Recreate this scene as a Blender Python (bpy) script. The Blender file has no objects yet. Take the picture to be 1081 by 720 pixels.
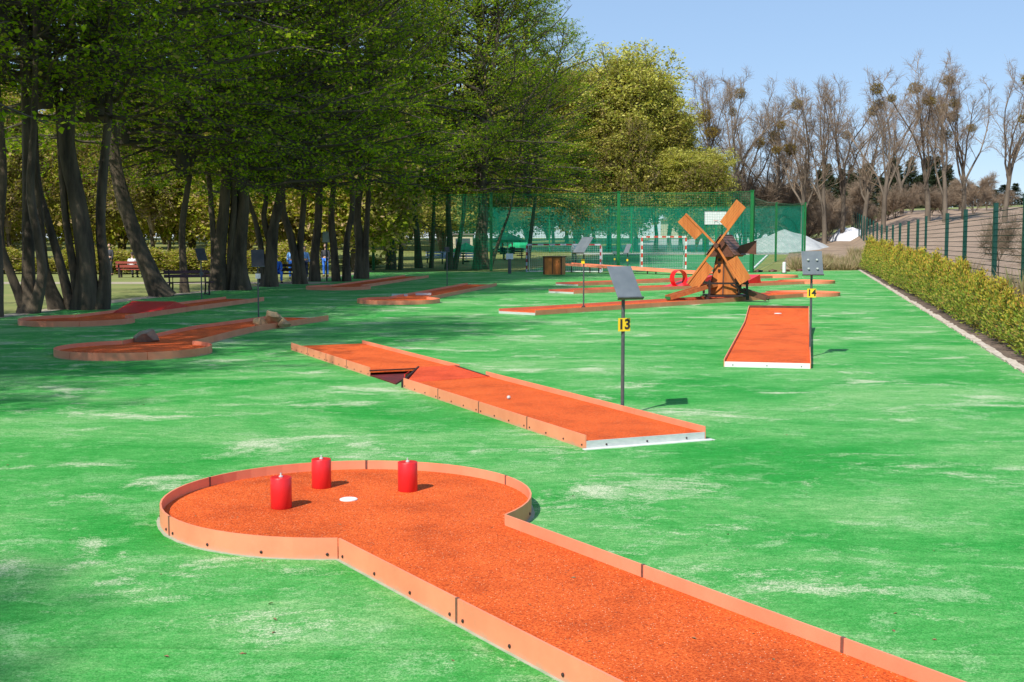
import bpy, math, random
import numpy as np
from mathutils import Vector, Matrix
R = math.radians
rnd = random.Random(7)
scene = bpy.context.scene
COL = scene.collection

# ------------------------------------------------------------------ camera
F, W0, H0, CAMH = 1270.0, 1081.0, 720.0, 1.85
PITCH = math.atan((360 - 255) / F)
cam_d = bpy.data.cameras.new('camera')
cam = bpy.data.objects.new('camera', cam_d)
COL.objects.link(cam)
cam.location = (0, 0, CAMH)
cam.rotation_euler = (math.pi / 2 - PITCH, 0, 0)
cam_d.sensor_width = 36
cam_d.lens = 36 * F / W0
cam_d.clip_start = 0.05
cam_d.clip_end = 3000
scene.camera = cam

def ray(px, py):
    a = (px - W0 / 2) / F
    b = -(py - H0 / 2) / F
    c, s = math.cos(PITCH), math.sin(PITCH)
    return Vector((a, c + b * s, b * c - s))
def P(px, py, z=0.0):
    d = ray(px, py)
    t = (z - CAMH) / d.z
    return Vector((d.x * t, d.y * t, z))
def PD(px, py, Y):
    d = ray(px, py)
    t = Y / d.y
    return Vector((d.x * t, Y, CAMH + d.z * t))

# ------------------------------------------------------------------ terrain shape
KX, KS = 3.0, 0.249            # kerb line X = KX + KS*Y
def sdist(x, y): return (x - (KX + KS * y)) * 0.97
def zt(s, y):
    z = 0.0
    if y > 80: z += 0.025 * (min(y, 175) - 80)
    if y > 85: z += max(0, min(1, (s + 5) / 5)) * 0.016 * (min(y, 160) - 85)
    if s > 0.95:
        z += 0.5 * min(1, (s - 0.95) / 0.85)
    if s > 1.8: z += 0.035 * (min(s, 30) - 1.8) + 0.014 * (max(0, min(y, 175) - 20)) * min(1, (s - 1.8) / 6.2)
    return z
def gz(x, y): return zt(sdist(x, y), y)
def sx(s, y): return KX + KS * y + s / 0.97

# ------------------------------------------------------------------ materials
MATS = {}
def nodes(name):
    m = bpy.data.materials.new(name); m.use_nodes = True
    nt = m.node_tree; nt.nodes.clear()
    out = nt.nodes.new('ShaderNodeOutputMaterial')
    return m, nt, out
def N(nt, t, **kw):
    n = nt.nodes.new(t)
    for k, v in kw.items():
        if k.startswith('i_'):
            key = k[2:]
            n.inputs[int(key) if key.isdigit() else key.replace('_', ' ')].default_value = v
        else: setattr(n, k, v)
    return n
def ramp(nt, fac, stops, interp='LINEAR'):
    r = nt.nodes.new('ShaderNodeValToRGB')
    r.color_ramp.interpolation = interp
    e = r.color_ramp.elements
    while len(e) > 1: e.remove(e[-1])
    e[0].position = stops[0][0]; e[0].color = (*stops[0][1], 1)
    for p, c in stops[1:]:
        q = e.new(p); q.color = (*c, 1)
    nt.links.new(fac, r.inputs[0])
    return r.outputs[0]
def noise(nt, scale, detail=3, rough=0.6, vec=None, stretch=None, dist=0.0):
    n = N(nt, 'ShaderNodeTexNoise')
    n.inputs['Scale'].default_value = scale; n.inputs['Detail'].default_value = detail
    n.inputs['Roughness'].default_value = rough; n.inputs['Distortion'].default_value = dist
    tc = N(nt, 'ShaderNodeTexCoord')
    src = tc.outputs['Object']
    if stretch:
        mp = N(nt, 'ShaderNodeMapping')
        mp.inputs['Scale'].default_value = stretch[:3]
        if len(stretch) > 3: mp.inputs['Rotation'].default_value = (0, 0, stretch[3])
        nt.links.new(src, mp.inputs[0]); src = mp.outputs[0]
    nt.links.new(src, n.inputs['Vector'])
    return n.outputs['Fac']
def mixc(nt, fac, a, b, mode='MIX'):
    m = N(nt, 'ShaderNodeMix', data_type='RGBA', blend_type=mode)
    if isinstance(fac, (int, float)): m.inputs[0].default_value = fac
    else: nt.links.new(fac, m.inputs[0])
    for i, v in ((6, a), (7, b)):
        if isinstance(v, tuple): m.inputs[i].default_value = (*v, 1)
        else: nt.links.new(v, m.inputs[i])
    return m.outputs[2]
def bump(nt, bsdf, h, strength, dist=0.01):
    b = N(nt, 'ShaderNodeBump'); b.inputs['Strength'].default_value = strength
    b.inputs['Distance'].default_value = dist
    nt.links.new(h, b.inputs['Height']); nt.links.new(b.outputs[0], bsdf.inputs['Normal'])
def pbr(name, c1, c2=None, scale=8, rough=0.6, metal=0.0, bmp=0.0, bdist=0.01, stretch=None, detail=4, lo=0.35, hi=0.65, spec=0.5):
    if name in MATS: return MATS[name]
    m, nt, out = nodes(name)
    b = N(nt, 'ShaderNodeBsdfPrincipled')
    b.inputs['Roughness'].default_value = rough; b.inputs['Metallic'].default_value = metal
    b.inputs['Specular IOR Level'].default_value = spec
    if c2 is None: c2 = tuple(x * 0.8 for x in c1)
    n = noise(nt, scale, detail, stretch=stretch)
    nt.links.new(ramp(nt, n, [(lo, c1), (hi, c2)]), b.inputs['Base Color'])
    if bmp: bump(nt, b, n, bmp, bdist)
    nt.links.new(b.outputs[0], out.inputs[0])
    MATS[name] = m
    return m

def madd(nt, a, b, k, off=0.0):        # a + (b-0.5)*k + off
    m1 = N(nt, 'ShaderNodeMath', operation='MULTIPLY_ADD'); nt.links.new(b, m1.inputs[0]); m1.inputs[1].default_value = k; m1.inputs[2].default_value = -0.5 * k + off
    m2 = N(nt, 'ShaderNodeMath', operation='ADD'); nt.links.new(a, m2.inputs[0]); nt.links.new(m1.outputs[0], m2.inputs[1])
    return m2.outputs[0]
def m_turf():
    m, nt, out = nodes('turf')
    b = N(nt, 'ShaderNodeBsdfPrincipled'); b.inputs['Roughness'].default_value = 0.8
    b.inputs['Specular IOR Level'].default_value = 0.2
    n1 = noise(nt, 0.55, 7, 0.66, stretch=(0.6, 1.0, 1, 0.15), dist=0.6)
    n2 = noise(nt, 2.4, 10, 0.74, stretch=(0.75, 1.0, 1, -0.05), dist=0.5)
    fine = noise(nt, 95, 3, 0.9)
    clump = noise(nt, 26, 6, 0.85, stretch=(0.6, 1, 1, 0.1))
    n4 = noise(nt, 0.17, 3, 0.5)
    n6 = noise(nt, 9, 6, 0.8, stretch=(0.5, 1.0, 1, 0.1))
    base = ramp(nt, madd(nt, n1, clump, .35), [(0.36, (0.016, 0.265, 0.030)), (0.50, (0.060, 0.33, 0.062)), (0.66, (0.17, 0.41, 0.130))])
    mid = ramp(nt, n6, [(0.38, (0.75, 0.88, 0.78)), (0.50, (1, 1, 1)), (0.64, (1.6, 1.14, 1.40))])
    base = mixc(nt, 1.0, base, mid, 'MULTIPLY')
    w = ramp(nt, n4, [(0.36, (0.30, 0.30, 0.30)), (0.54, (1, 1, 1))])
    sand = ramp(nt, madd(nt, madd(nt, n2, fine, .28), clump, .30), [(0.53, (0, 0, 0)), (0.63, (0.45, 0.45, 0.45)), (0.78, (0.65, 0.65, 0.65))])
    sw = mixc(nt, 1.0, sand, w, 'MULTIPLY')
    c = mixc(nt, sw, base, (0.36, 0.52, 0.28))
    n5 = noise(nt, 0.9, 9, 0.70, stretch=(0.65, 1.0, 1, 0.02), dist=0.5)
    sp = ramp(nt, madd(nt, madd(nt, n5, fine, .20), clump, .20), [(0.565, (0, 0, 0)), (0.66, (0.85, 0.85, 0.85))])
    c = mixc(nt, sp, c, (0.50, 0.57, 0.37))
    # seams between the carpet rolls
    tc = N(nt, 'ShaderNodeTexCoord'); mp = N(nt, 'ShaderNodeMapping'); mp.inputs['Rotation'].default_value = (0, 0, 0.02); nt.links.new(tc.outputs['Object'], mp.inputs[0])
    sp_ = N(nt, 'ShaderNodeSeparateXYZ'); nt.links.new(mp.outputs[0], sp_.inputs[0])
    wob = madd(nt, sp_.outputs[1], noise(nt, 1.5, 3, .6), .05)
    dv = N(nt, 'ShaderNodeMath', operation='DIVIDE'); nt.links.new(wob, dv.inputs[0]); dv.inputs[1].default_value = 2.65
    fr = N(nt, 'ShaderNodeMath', operation='FRACT'); nt.links.new(dv.outputs[0], fr.inputs[0])
    seam = ramp(nt, fr.outputs[0], [(0.0, (.62, .72, .62)), (0.012, (1, 1, 1)), (0.988, (1, 1, 1)), (1.0, (1.35, 1.2, 1.3))])
    c = mixc(nt, 0.7, c, seam, 'MULTIPLY')
    g = ramp(nt, fine, [(0.36, (0.40, 0.58, 0.45)), (0.50, (1, 1, 1)), (0.63, (1.7, 1.32, 1.55))])
    c = mixc(nt, 1.0, c, g, 'MULTIPLY')
    nt.links.new(c, b.inputs['Base Color'])
    bump(nt, b, fine, 0.6, 0.007)
    nt.links.new(b.outputs[0], out.inputs[0]); return m
def m_felt(name, c1, c2, sp):
    m, nt, out = nodes(name)
    b = N(nt, 'ShaderNodeBsdfPrincipled'); b.inputs['Roughness'].default_value = 0.85
    b.inputs['Specular IOR Level'].default_value = 0.2
    n1 = noise(nt, 85, 3, 0.85); n2 = noise(nt, 1.6, 7, 0.7)
    v = N(nt, 'ShaderNodeTexVoronoi'); v.inputs['Scale'].default_value = 95
    tc = N(nt, 'ShaderNodeTexCoord'); nt.links.new(tc.outputs['Object'], v.inputs['Vector'])
    c = ramp(nt, n1, [(0.36, tuple(x * 0.45 for x in c1)), (0.5, c1), (0.66, c2)])
    big = ramp(nt, n2, [(0.32, (0.70, 0.66, 0.66)), (0.5, (1, 1, 1)), (0.68, (1.12, 1.22, 1.3))])
    c = mixc(nt, 1.0, c, big, 'MULTIPLY')
    bw = N(nt, 'ShaderNodeSeparateColor'); nt.links.new(v.outputs['Color'], bw.inputs[0])
    s = ramp(nt, bw.outputs[0], [(0.86, (0, 0, 0)), (0.90, (0.9, 0.9, 0.9))])
    d = ramp(nt, v.outputs['Distance'], [(0.18, (1, 1, 1)), (0.32, (0, 0, 0))])
    s2 = mixc(nt, 1.0, s, d, 'MULTIPLY')
    c = mixc(nt, s2, c, sp)
    s3 = ramp(nt, bw.outputs[1], [(0.96, (0, 0, 0)), (0.98, (0.6, 0.6, 0.6))])
    c = mixc(nt, s3, c, (0.22, 0.035, 0.012))
    nt.links.new(c, b.inputs['Base Color'])
    bump(nt, b, n1, 0.8, 0.008)
    nt.links.new(b.outputs[0], out.inputs[0]); return m
def m_leaf(name, cols, trans=0.45):
    m, nt, out = nodes(name)
    geo = N(nt, 'ShaderNodeNewGeometry')
    c = ramp(nt, geo.outputs['Random Per Island'], cols)
    d = N(nt, 'ShaderNodeBsdfDiffuse'); t = N(nt, 'ShaderNodeBsdfTranslucent')
    mx = N(nt, 'ShaderNodeMixShader'); mx.inputs[0].default_value = trans
    nt.links.new(c, d.inputs[0])
    tcol = mixc(nt, 1.0, c, (1.25, 1.15, 0.6), 'MULTIPLY')
    nt.links.new(tcol, t.inputs[0])
    nt.links.new(d.outputs[0], mx.inputs[1]); nt.links.new(t.outputs[0], mx.inputs[2])
    nt.links.new(mx.outputs[0], out.inputs[0]); return m
def m_net(name, col, cover, cell):
    m, nt, out = nodes(name)
    tc = N(nt, 'ShaderNodeTexCoord')
    sep = N(nt, 'ShaderNodeSeparateXYZ'); nt.links.new(tc.outputs['UV'], sep.inputs[0])
    vals = []
    for k in (0, 1):
        mul = N(nt, 'ShaderNodeMath', operation='MULTIPLY'); mul.inputs[1].default_value = 1 / cell
        nt.links.new(sep.outputs[k], mul.inputs[0])
        fr = N(nt, 'ShaderNodeMath', operation='FRACT'); nt.links.new(mul.outputs[0], fr.inputs[0])
        lt = N(nt, 'ShaderNodeMath', operation='LESS_THAN'); lt.inputs[1].default_value = cover
        nt.links.new(fr.outputs[0], lt.inputs[0]); vals.append(lt.outputs[0])
    mx = N(nt, 'ShaderNodeMath', operation='MAXIMUM')
    nt.links.new(vals[0], mx.inputs[0]); nt.links.new(vals[1], mx.inputs[1])
    tr = N(nt, 'ShaderNodeBsdfTransparent'); d = N(nt, 'ShaderNodeBsdfDiffuse'); t2 = N(nt, 'ShaderNodeBsdfTranslucent')
    d.inputs[0].default_value = (*col, 1); t2.inputs[0].default_value = (*col, 1)
    mm = N(nt, 'ShaderNodeMixShader'); mm.inputs[0].default_value = 0.4
    nt.links.new(d.outputs[0], mm.inputs[1]); nt.links.new(t2.outputs[0], mm.inputs[2])
    ms = N(nt, 'ShaderNodeMixShader'); nt.links.new(mx.outputs[0], ms.inputs[0])
    nt.links.new(tr.outputs[0], ms.inputs[1]); nt.links.new(mm.outputs[0], ms.inputs[2])
    nt.links.new(ms.outputs[0], out.inputs[0]); return m

TURF = m_turf()
FELT = m_felt('orange_granulate', (0.70, 0.098, 0.015), (0.83, 0.19, 0.042), (0.95, 0.58, 0.34))
FELTRED = m_felt('red_granulate', (0.70, 0.075, 0.022), (0.82, 0.13, 0.045), (0.9, 0.4, 0.25))
def m_border():
    m, nt, out = nodes('salmon_paint'); b = N(nt, 'ShaderNodeBsdfPrincipled'); b.inputs['Roughness'].default_value = .55
    c = ramp(nt, noise(nt, 2.2, 5, .6), [(.35, (0.82, 0.285, 0.155)), (.65, (0.72, 0.225, 0.118))])
    sc = ramp(nt, noise(nt, 14, 9, .8, stretch=(1, 1, .35)), [(.62, (0, 0, 0)), (.70, (.55, .55, .55))])
    c = mixc(nt, sc, c, (0.50, 0.24, 0.16))
    tc = N(nt, 'ShaderNodeTexCoord'); sp = N(nt, 'ShaderNodeSeparateXYZ'); nt.links.new(tc.outputs['Object'], sp.inputs[0])
    dz = madd(nt, sp.outputs[2], noise(nt, 7, 6, .75), .10)
    dirt = ramp(nt, dz, [(0.0, (.75, .75, .75)), (0.030, (0, 0, 0))])
    c = mixc(nt, dirt, c, (0.45, 0.30, 0.20))
    nt.links.new(c, b.inputs['Base Color']); bump(nt, b, noise(nt, 30, 5, .6), .08, .004)
    nt.links.new(b.outputs[0], out.inputs[0]); return m
BORDER = m_border()
SUBSTR = pbr('dark_frame', (0.05, 0.025, 0.02), (0.03, 0.015, 0.012), 6, 0.8)
ALU = pbr('grey_board', (0.42, 0.46, 0.44), (0.52, 0.55, 0.52), 12, 0.55, bmp=0.1, stretch=(1, 1, 4))
WHITEP = pbr('white_paint', (0.78, 0.78, 0.76), (0.66, 0.66, 0.64), 9, 0.5)
FOOT = pbr('sandy_footing', (0.26, 0.34, 0.22), (0.40, 0.40, 0.30), 9, .9, detail=7)
JOINT = pbr('joint_metal', (0.20, 0.085, 0.06), (0.12, 0.05, 0.04), 30, 0.5)
SCREW = pbr('rusty_bolt', (0.06, 0.035, 0.03), (0.03, 0.02, 0.02), 60, 0.5, 0.4)
RED = pbr('red_paint', (0.72, 0.02, 0.022), (0.60, 0.015, 0.018), 4, 0.35, bmp=0.03)
POLE = pbr('dark_grey_metal', (0.075, 0.08, 0.085), (0.11, 0.115, 0.12), 14, 0.45, 0.3)
BOARD = pbr('slate_board', (0.115, 0.135, 0.15), (0.15, 0.17, 0.185), 5, 0.4, bmp=0.03)
YELLOW = pbr('yellow_plate', (0.90, 0.62, 0.02), (0.85, 0.58, 0.02), 9, 0.45)
BLACK = pbr('black_print', (0.02, 0.02, 0.02), (0.03, 0.03, 0.03), 9, 0.5)
BARK = pbr('beech_bark', (0.030, 0.022, 0.013), (0.125, 0.092, 0.058), 3.5, 0.9, bmp=1.0, bdist=0.06, stretch=(1, 1, 0.22), detail=8)
BARKL = pbr('pale_bark', (0.095, 0.075, 0.055), (0.19, 0.15, 0.11), 1.5, 0.9, stretch=(1, 1, 0.3), detail=5)
TWIG = pbr('bare_twigs', (0.21, 0.155, 0.105), (0.31, 0.225, 0.15), 0.8, 0.9)
TWIGD = pbr('twigs', (0.06, 0.048, 0.035), (0.10, 0.08, 0.06), 1.5, 0.9)
WOOD = pbr('oiled_wood', (0.56, 0.185, 0.042), (0.40, 0.115, 0.022), 7, 0.45, bmp=0.15, stretch=(1, 1, 0.12), detail=5)
WOODD = pbr('dark_brown_wood', (0.13, 0.045, 0.022), (0.075, 0.025, 0.014), 9, 0.55, bmp=0.2, detail=5)
WOODB = pbr('black_stained_wood', (0.028, 0.015, 0.012), (0.018, 0.01, 0.01), 9, 0.55)
WOODR = pbr('bench_wood', (0.085, 0.03, 0.045), (0.06, 0.02, 0.03), 8, 0.5, stretch=(0.2, 1, 1))
GREENP = pbr('green_post', (0.010, 0.17, 0.035), (0.012, 0.13, 0.03), 3, 0.4)
GREEND = pbr('dark_green_post', (0.008, 0.055, 0.042), (0.010, 0.075, 0.055), 3, 0.4)
ROCK = pbr('brown_rock', (0.50, 0.34, 0.17), (0.26, 0.17, 0.09), 5, 0.85, bmp=0.8, bdist=0.05, detail=8)
ROCKG = pbr('grey_rock', (0.38, 0.29, 0.20), (0.20, 0.15, 0.11), 5, 0.85, bmp=0.8, bdist=0.05, detail=8)
STONEE = pbr('kerb_stone', (0.66, 0.57, 0.48), (0.42, 0.35, 0.28), 14, 0.9, bmp=0.4, detail=7)
GRASS = pbr('lawn', (0.17, 0.21, 0.045), (0.25, 0.25, 0.075), 0.35, 0.95, bmp=0.3, bdist=0.05, detail=9)
SOIL = pbr('dry_soil', (0.34, 0.24, 0.16), (0.20, 0.14, 0.09), 0.6, 0.95, bmp=0.8, bdist=0.12, detail=9)
FIELD = pbr('ploughed_field', (0.37, 0.26, 0.18), (0.25, 0.17, 0.115), 0.7, 0.95, bmp=0.5, bdist=0.12, detail=10)
BEDS = pbr('hedge_bed_soil', (0.20, 0.14, 0.10), (0.10, 0.07, 0.05), 4, 0.95, bmp=0.6, bdist=0.05, detail=8)
GRAVEL = pbr('pale_gravel', (0.42, 0.42, 0.40), (0.34, 0.34, 0.33), 1.4, 0.95, bmp=0.5, bdist=0.05, detail=9)
HEAPM = pbr('gravel_heap', (0.47, 0.48, 0.47), (0.36, 0.37, 0.37), 1.1, 0.95, bmp=0.7, bdist=0.1, detail=9)
COURT = pbr('court_turf', (0.035, 0.20, 0.07), (0.05, 0.25, 0.09), 0.4, 0.9, detail=5)
PATHM = pbr('pale_path', (0.42, 0.36, 0.26), (0.33, 0.27, 0.19), 1.0, 0.95, detail=6)
WALLC = pbr('cream_wall', (0.62, 0.56, 0.40), (0.55, 0.50, 0.36), 1.5, 0.8)
GLASSD = pbr('dark_window', (0.05, 0.06, 0.08), (0.07, 0.08, 0.10), 1.5, 0.15)
ROOFM = pbr('grey_roof', (0.20, 0.17, 0.16), (0.14, 0.12, 0.11), 3, 0.8)
TARP = pbr('white_sheeting', (0.78, 0.78, 0.80), (0.62, 0.62, 0.66), 1.2, 0.6, bmp=0.8, bdist=0.2)
BALE = MATS['black_print']
SKIN = pbr('skin', (0.55, 0.33, 0.23), (0.50, 0.29, 0.20), 8, 0.6)
HAIR = pbr('dark_hair', (0.05, 0.03, 0.02), (0.03, 0.02, 0.015), 20, 0.7)
NET = m_net('green_netting', (0.012, 0.30, 0.13), 0.10, 0.10)
NETFAR = m_net('teal_netting', (0.02, 0.46, 0.32), 0.15, 0.10)
MESHW = m_net('green_wire', (0.012, 0.06, 0.045), 0.11, 0.16)
WHITENET = m_net('white_netting', (0.7, 0.7, 0.7), 0.06, 0.12)
LEAF_B = m_leaf('beech_leaves', [(0.0, (0.11, 0.20, 0.010)), (0.45, (0.21, 0.35, 0.014)), (0.8, (0.33, 0.47, 0.02)), (0.94, (0.40, 0.42, 0.05)), (1.0, (0.50, 0.38, 0.22))], 0.55)
LEAF_O = m_leaf('opening_leaves', [(0.0, (0.14, 0.17, 0.02)), (0.5, (0.24, 0.24, 0.04)), (0.8, (0.32, 0.27, 0.08)), (1.0, (0.34, 0.24, 0.13))], 0.4)
LEAF_Y = m_leaf('yellow_green_leaves', [(0.0, (0.33, 0.39, 0.07)), (0.5, (0.53, 0.53, 0.11)), (0.85, (0.64, 0.60, 0.18)), (1.0, (0.40, 0.30, 0.12))], 0.4)
LEAF_P = m_leaf('pale_bush_leaves', [(0.0, (0.20, 0.28, 0.02)), (0.5, (0.42, 0.42, 0.05)), (0.8, (0.52, 0.42, 0.17)), (1.0, (0.50, 0.34, 0.22))], 0.4)
LEAF_T = m_leaf('thuja_scales', [(0.0, (0.12, 0.21, 0.03)), (0.4, (0.24, 0.33, 0.05)), (0.8, (0.42, 0.39, 0.08)), (1.0, (0.40, 0.26, 0.08))], 0.35)
LEAF_TT = m_leaf('thuja_tips', [(0.0, (0.30, 0.34, 0.05)), (0.4, (0.48, 0.43, 0.06)), (0.8, (0.60, 0.40, 0.07)), (1.0, (0.40, 0.20, 0.07))], 0.35)
LEAF_C = m_leaf('conifer_needles', [(0.0, (0.035, 0.055, 0.030)), (1.0, (0.075, 0.095, 0.05))], 0.15)
LEAF_M = m_leaf('mistletoe_leaves', [(0.0, (0.22, 0.17, 0.04)), (1.0, (0.32, 0.22, 0.05))], 0.3)
LEAF_D = m_leaf('dry_grass_blades', [(0.0, (0.34, 0.26, 0.15)), (0.6, (0.42, 0.33, 0.20)), (1.0, (0.16, 0.20, 0.06))], 0.2)

# ------------------------------------------------------------------ mesh helpers
class MB:
    def __init__(self): self.v = []; self.f = []; self.mi = []; self.cur = 0
    def add(self, vs, fs):
        o = len(self.v)
        self.v += [tuple(p) for p in vs]
        self.f += [tuple(i + o for i in f) for f in fs]
        self.mi += [self.cur] * len(fs)
        return self
    def box(self, x0, x1, y0, y1, z0, z1, M=None):
        vs = [Vector((x, y, z)) for x in (x0, x1) for y in (y0, y1) for z in (z0, z1)]
        if M: vs = [M @ p for p in vs]
        return self.add(vs, [(0, 1, 3, 2), (4, 6, 7, 5), (0, 4, 5, 1), (2, 3, 7, 6), (0, 2, 6, 4), (1, 5, 7, 3)])
    def prism(self, poly, z0, z1, M=None):           # z0,z1 numbers or functions of (x,y)
        f0 = z0 if callable(z0) else (lambda x, y: z0)
        f1 = z1 if callable(z1) else (lambda x, y: z1)
        n = len(poly)
        vs = [Vector((x, y, f0(x, y))) for x, y in poly] + [Vector((x, y, f1(x, y))) for x, y in poly]
        if M: vs = [M @ p for p in vs]
        fs = [tuple(range(n - 1, -1, -1)), tuple(range(n, 2 * n))]
        fs += [(i, (i + 1) % n, n + (i + 1) % n, n + i) for i in range(n)]
        return self.add(vs, fs)
    def tube(self, pts, rad, k=8, cap=True):
        pts = [Vector(p) for p in pts]
        if not isinstance(rad, (list, tuple)): rad = [rad] * len(pts)
        vs = []; up = Vector((0.31, 0.17, 0.93)).normalized()
        for i, p in enumerate(pts):
            t = (pts[min(i + 1, len(pts) - 1)] - pts[max(i - 1, 0)]).normalized()
            a = t.cross(up)
            if a.length < 0.1: a = t.cross(Vector((1, 0, 0)))
            a.normalize(); b = t.cross(a)
            for j in range(k):
                q = 2 * math.pi * j / k
                vs.append(p + (a * math.cos(q) + b * math.sin(q)) * rad[i])
        fs = []
        for i in range(len(pts) - 1):
            for j in range(k):
                fs.append((i * k + j, i * k + (j + 1) % k, (i + 1) * k + (j + 1) % k, (i + 1) * k + j))
        if cap:
            fs.append(tuple(range(k - 1, -1, -1))); e = (len(pts) - 1) * k
            fs.append(tuple(range(e, e + k)))
        return self.add(vs, fs)
    def strip(self, pts, z0, z1, th):                 # a thin standing wall along a 2D polyline, thickness to the left of travel
        n = len(pts); offs = []
        P2 = [Vector((p[0], p[1])) for p in pts]
        for i in range(n):
            t = (P2[min(i + 1, n - 1)] - P2[max(i - 1, 0)]).normalized()
            offs.append(Vector((-t.y, t.x)) * th)
        vs = []
        for i in range(n):
            a = P2[i]; b = a + offs[i]
            za = z0(a.x, a.y) if callable(z0) else z0
            zb = z1(a.x, a.y) if callable(z1) else z1
            vs += [(a.x, a.y, za), (b.x, b.y, za), (b.x, b.y, zb), (a.x, a.y, zb)]
        fs = []
        for i in range(n - 1):
            for j in range(4):
                fs.append((i * 4 + j, i * 4 + (j + 1) % 4, i * 4 + 4 + (j + 1) % 4, i * 4 + 4 + j))
        fs += [(3, 2, 1, 0), tuple((n - 1) * 4 + j for j in range(4))]
        return self.add(vs, fs)
    def build(self, name, mat, parent=None, smooth=False, bevel=0, loc=None):
        me = bpy.data.meshes.new(name)
        me.from_pydata(self.v, [], self.f)
        for m in (mat if isinstance(mat, list) else [mat]): me.materials.append(m)
        if isinstance(mat, list): me.polygons.foreach_set('material_index', self.mi)
        if smooth: me.polygons.foreach_set('use_smooth', [True] * len(me.polygons))
        me.update()
        import bmesh
        bm = bmesh.new(); bm.from_mesh(me); bmesh.ops.recalc_face_normals(bm, faces=bm.faces); bm.to_mesh(me); bm.free()
        return link(name, me, parent, bevel, loc)
def link(name, me, parent=None, bevel=0, loc=None):
    o = bpy.data.objects.new(name, me); COL.objects.link(o)
    if parent: o.parent = parent
    if loc is not None: o.location = loc
    if bevel:
        b = o.modifiers.new('bevel', 'BEVEL'); b.width = bevel; b.segments = 2; b.limit_method = 'ANGLE'
    return o
def tag(o, label=None, cat=None, group=None, kind=None):
    if label: o['label'] = label
    if cat: o['category'] = cat
    if group: o['group'] = group
    if kind: o['kind'] = kind
    return o
def empty(name, loc=(0, 0, 0), rz=0.0, label=None, cat=None, group=None, scale=None):
    o = bpy.data.objects.new(name, None); COL.objects.link(o)
    o.location = loc; o.rotation_euler = (0, 0, rz); o.empty_display_size = 0.3
    if scale: o.scale = scale
    return tag(o, label, cat, group)
def copy_tree(o, parent=None):
    c = o.copy(); COL.objects.link(c)
    if parent: c.parent = parent
    for ch in list(o.children): copy_tree(ch, c)
    return c
def quads_mesh(name, V, Fq, mats, mi=None, smooth=False):
    me = bpy.data.meshes.new(name)
    V = np.asarray(V, np.float32); Fq = np.asarray(Fq, np.int32)
    me.vertices.add(len(V)); me.vertices.foreach_set('co', V.ravel())
    me.loops.add(Fq.size); me.loops.foreach_set('vertex_index', Fq.ravel())
    me.polygons.add(len(Fq))
    me.polygons.foreach_set('loop_start', np.arange(0, Fq.size, 4, dtype=np.int32))
    for m in mats: me.materials.append(m)
    if mi is not None: me.polygons.foreach_set('material_index', np.asarray(mi, np.int32))
    if smooth: me.polygons.foreach_set('use_smooth', np.ones(len(Fq), bool))
    me.update(calc_edges=True); me.validate()
    return me

# vectorised straight twigs: starts A, ends B, radii ra, rb  (3-sided)
def sticks(A, B, ra, rb, k=3):
    A = np.asarray(A, float); B = np.asarray(B, float); n = len(A)
    ra = np.broadcast_to(np.asarray(ra, float), (n,)); rb = np.broadcast_to(np.asarray(rb, float), (n,))
    d = B - A; d /= np.linalg.norm(d, axis=1)[:, None] + 1e-9
    up = np.where(np.abs(d[:, 2:3]) > 0.9, np.array([[1.0, 0, 0]]), np.array([[0, 0, 1.0]]))
    a = np.cross(d, up); a /= np.linalg.norm(a, axis=1)[:, None]; b = np.cross(d, a)
    V = np.zeros((n, 2 * k, 3))
    for j in range(k):
        q = 2 * math.pi * j / k
        o = a * math.cos(q) + b * math.sin(q)
        V[:, j] = A + o * ra[:, None]; V[:, k + j] = B + o * rb[:, None]
    base = (np.arange(n) * 2 * k)[:, None]
    Fs = []
    for j in range(k):
        Fs.append(np.stack([base[:, 0] + j, base[:, 0] + (j + 1) % k, base[:, 0] + k + (j + 1) % k, base[:, 0] + k + j], 1))
    return V.reshape(-1, 3), np.concatenate(Fs)
def leaves(Pp, D, Nn, L, Wd):
    # diamond leaf quads: base point, direction, normal, length, width
    n = len(Pp)
    S = np.cross(D, Nn); S /= np.linalg.norm(S, axis=1)[:, None] + 1e-9
    L = np.broadcast_to(L, (n,))[:, None]; Wd = np.broadcast_to(Wd, (n,))[:, None]
    V = np.stack([Pp, Pp + D * L * 0.45 + S * Wd * 0.5 + Nn * L * .06, Pp + D * L, Pp + D * L * 0.45 - S * Wd * 0.5 + Nn * L * .06], 1)
    return V.reshape(-1, 3), np.arange(n * 4).reshape(n, 4)
def join(parts):
    Vs, Fs, o = [], [], 0
    for V, Fq in parts:
        Vs.append(V); Fs.append(Fq + o); o += len(V)
    return np.concatenate(Vs), np.concatenate(Fs)
def unit(v): return v / (np.linalg.norm(v, axis=-1, keepdims=True) + 1e-9)

def children_dirs(rng, D, spread, n, flat=0.0, jit=0.25):
    # n child directions for every parent direction, alternating sides when flat is high
    m = len(D)
    Dr = np.repeat(D, n, 0)
    if flat:
        side = unit(np.cross(Dr, np.array([0, 0, 1.0])))
        sg = np.tile(np.where(np.arange(n) % 2 == 0, 1.0, -1.0), m)[:, None]
        r = unit(rng.normal(size=Dr.shape))
        perp = unit(side * sg * flat + r * (1 - flat))
    else:
        r = rng.normal(size=Dr.shape); perp = unit(r - (r * Dr).sum(1, keepdims=True) * Dr)
    a = spread * (1 + rng.uniform(-jit, jit, len(Dr)))[:, None]
    return unit(Dr * np.cos(a) + perp * np.sin(a))

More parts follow.
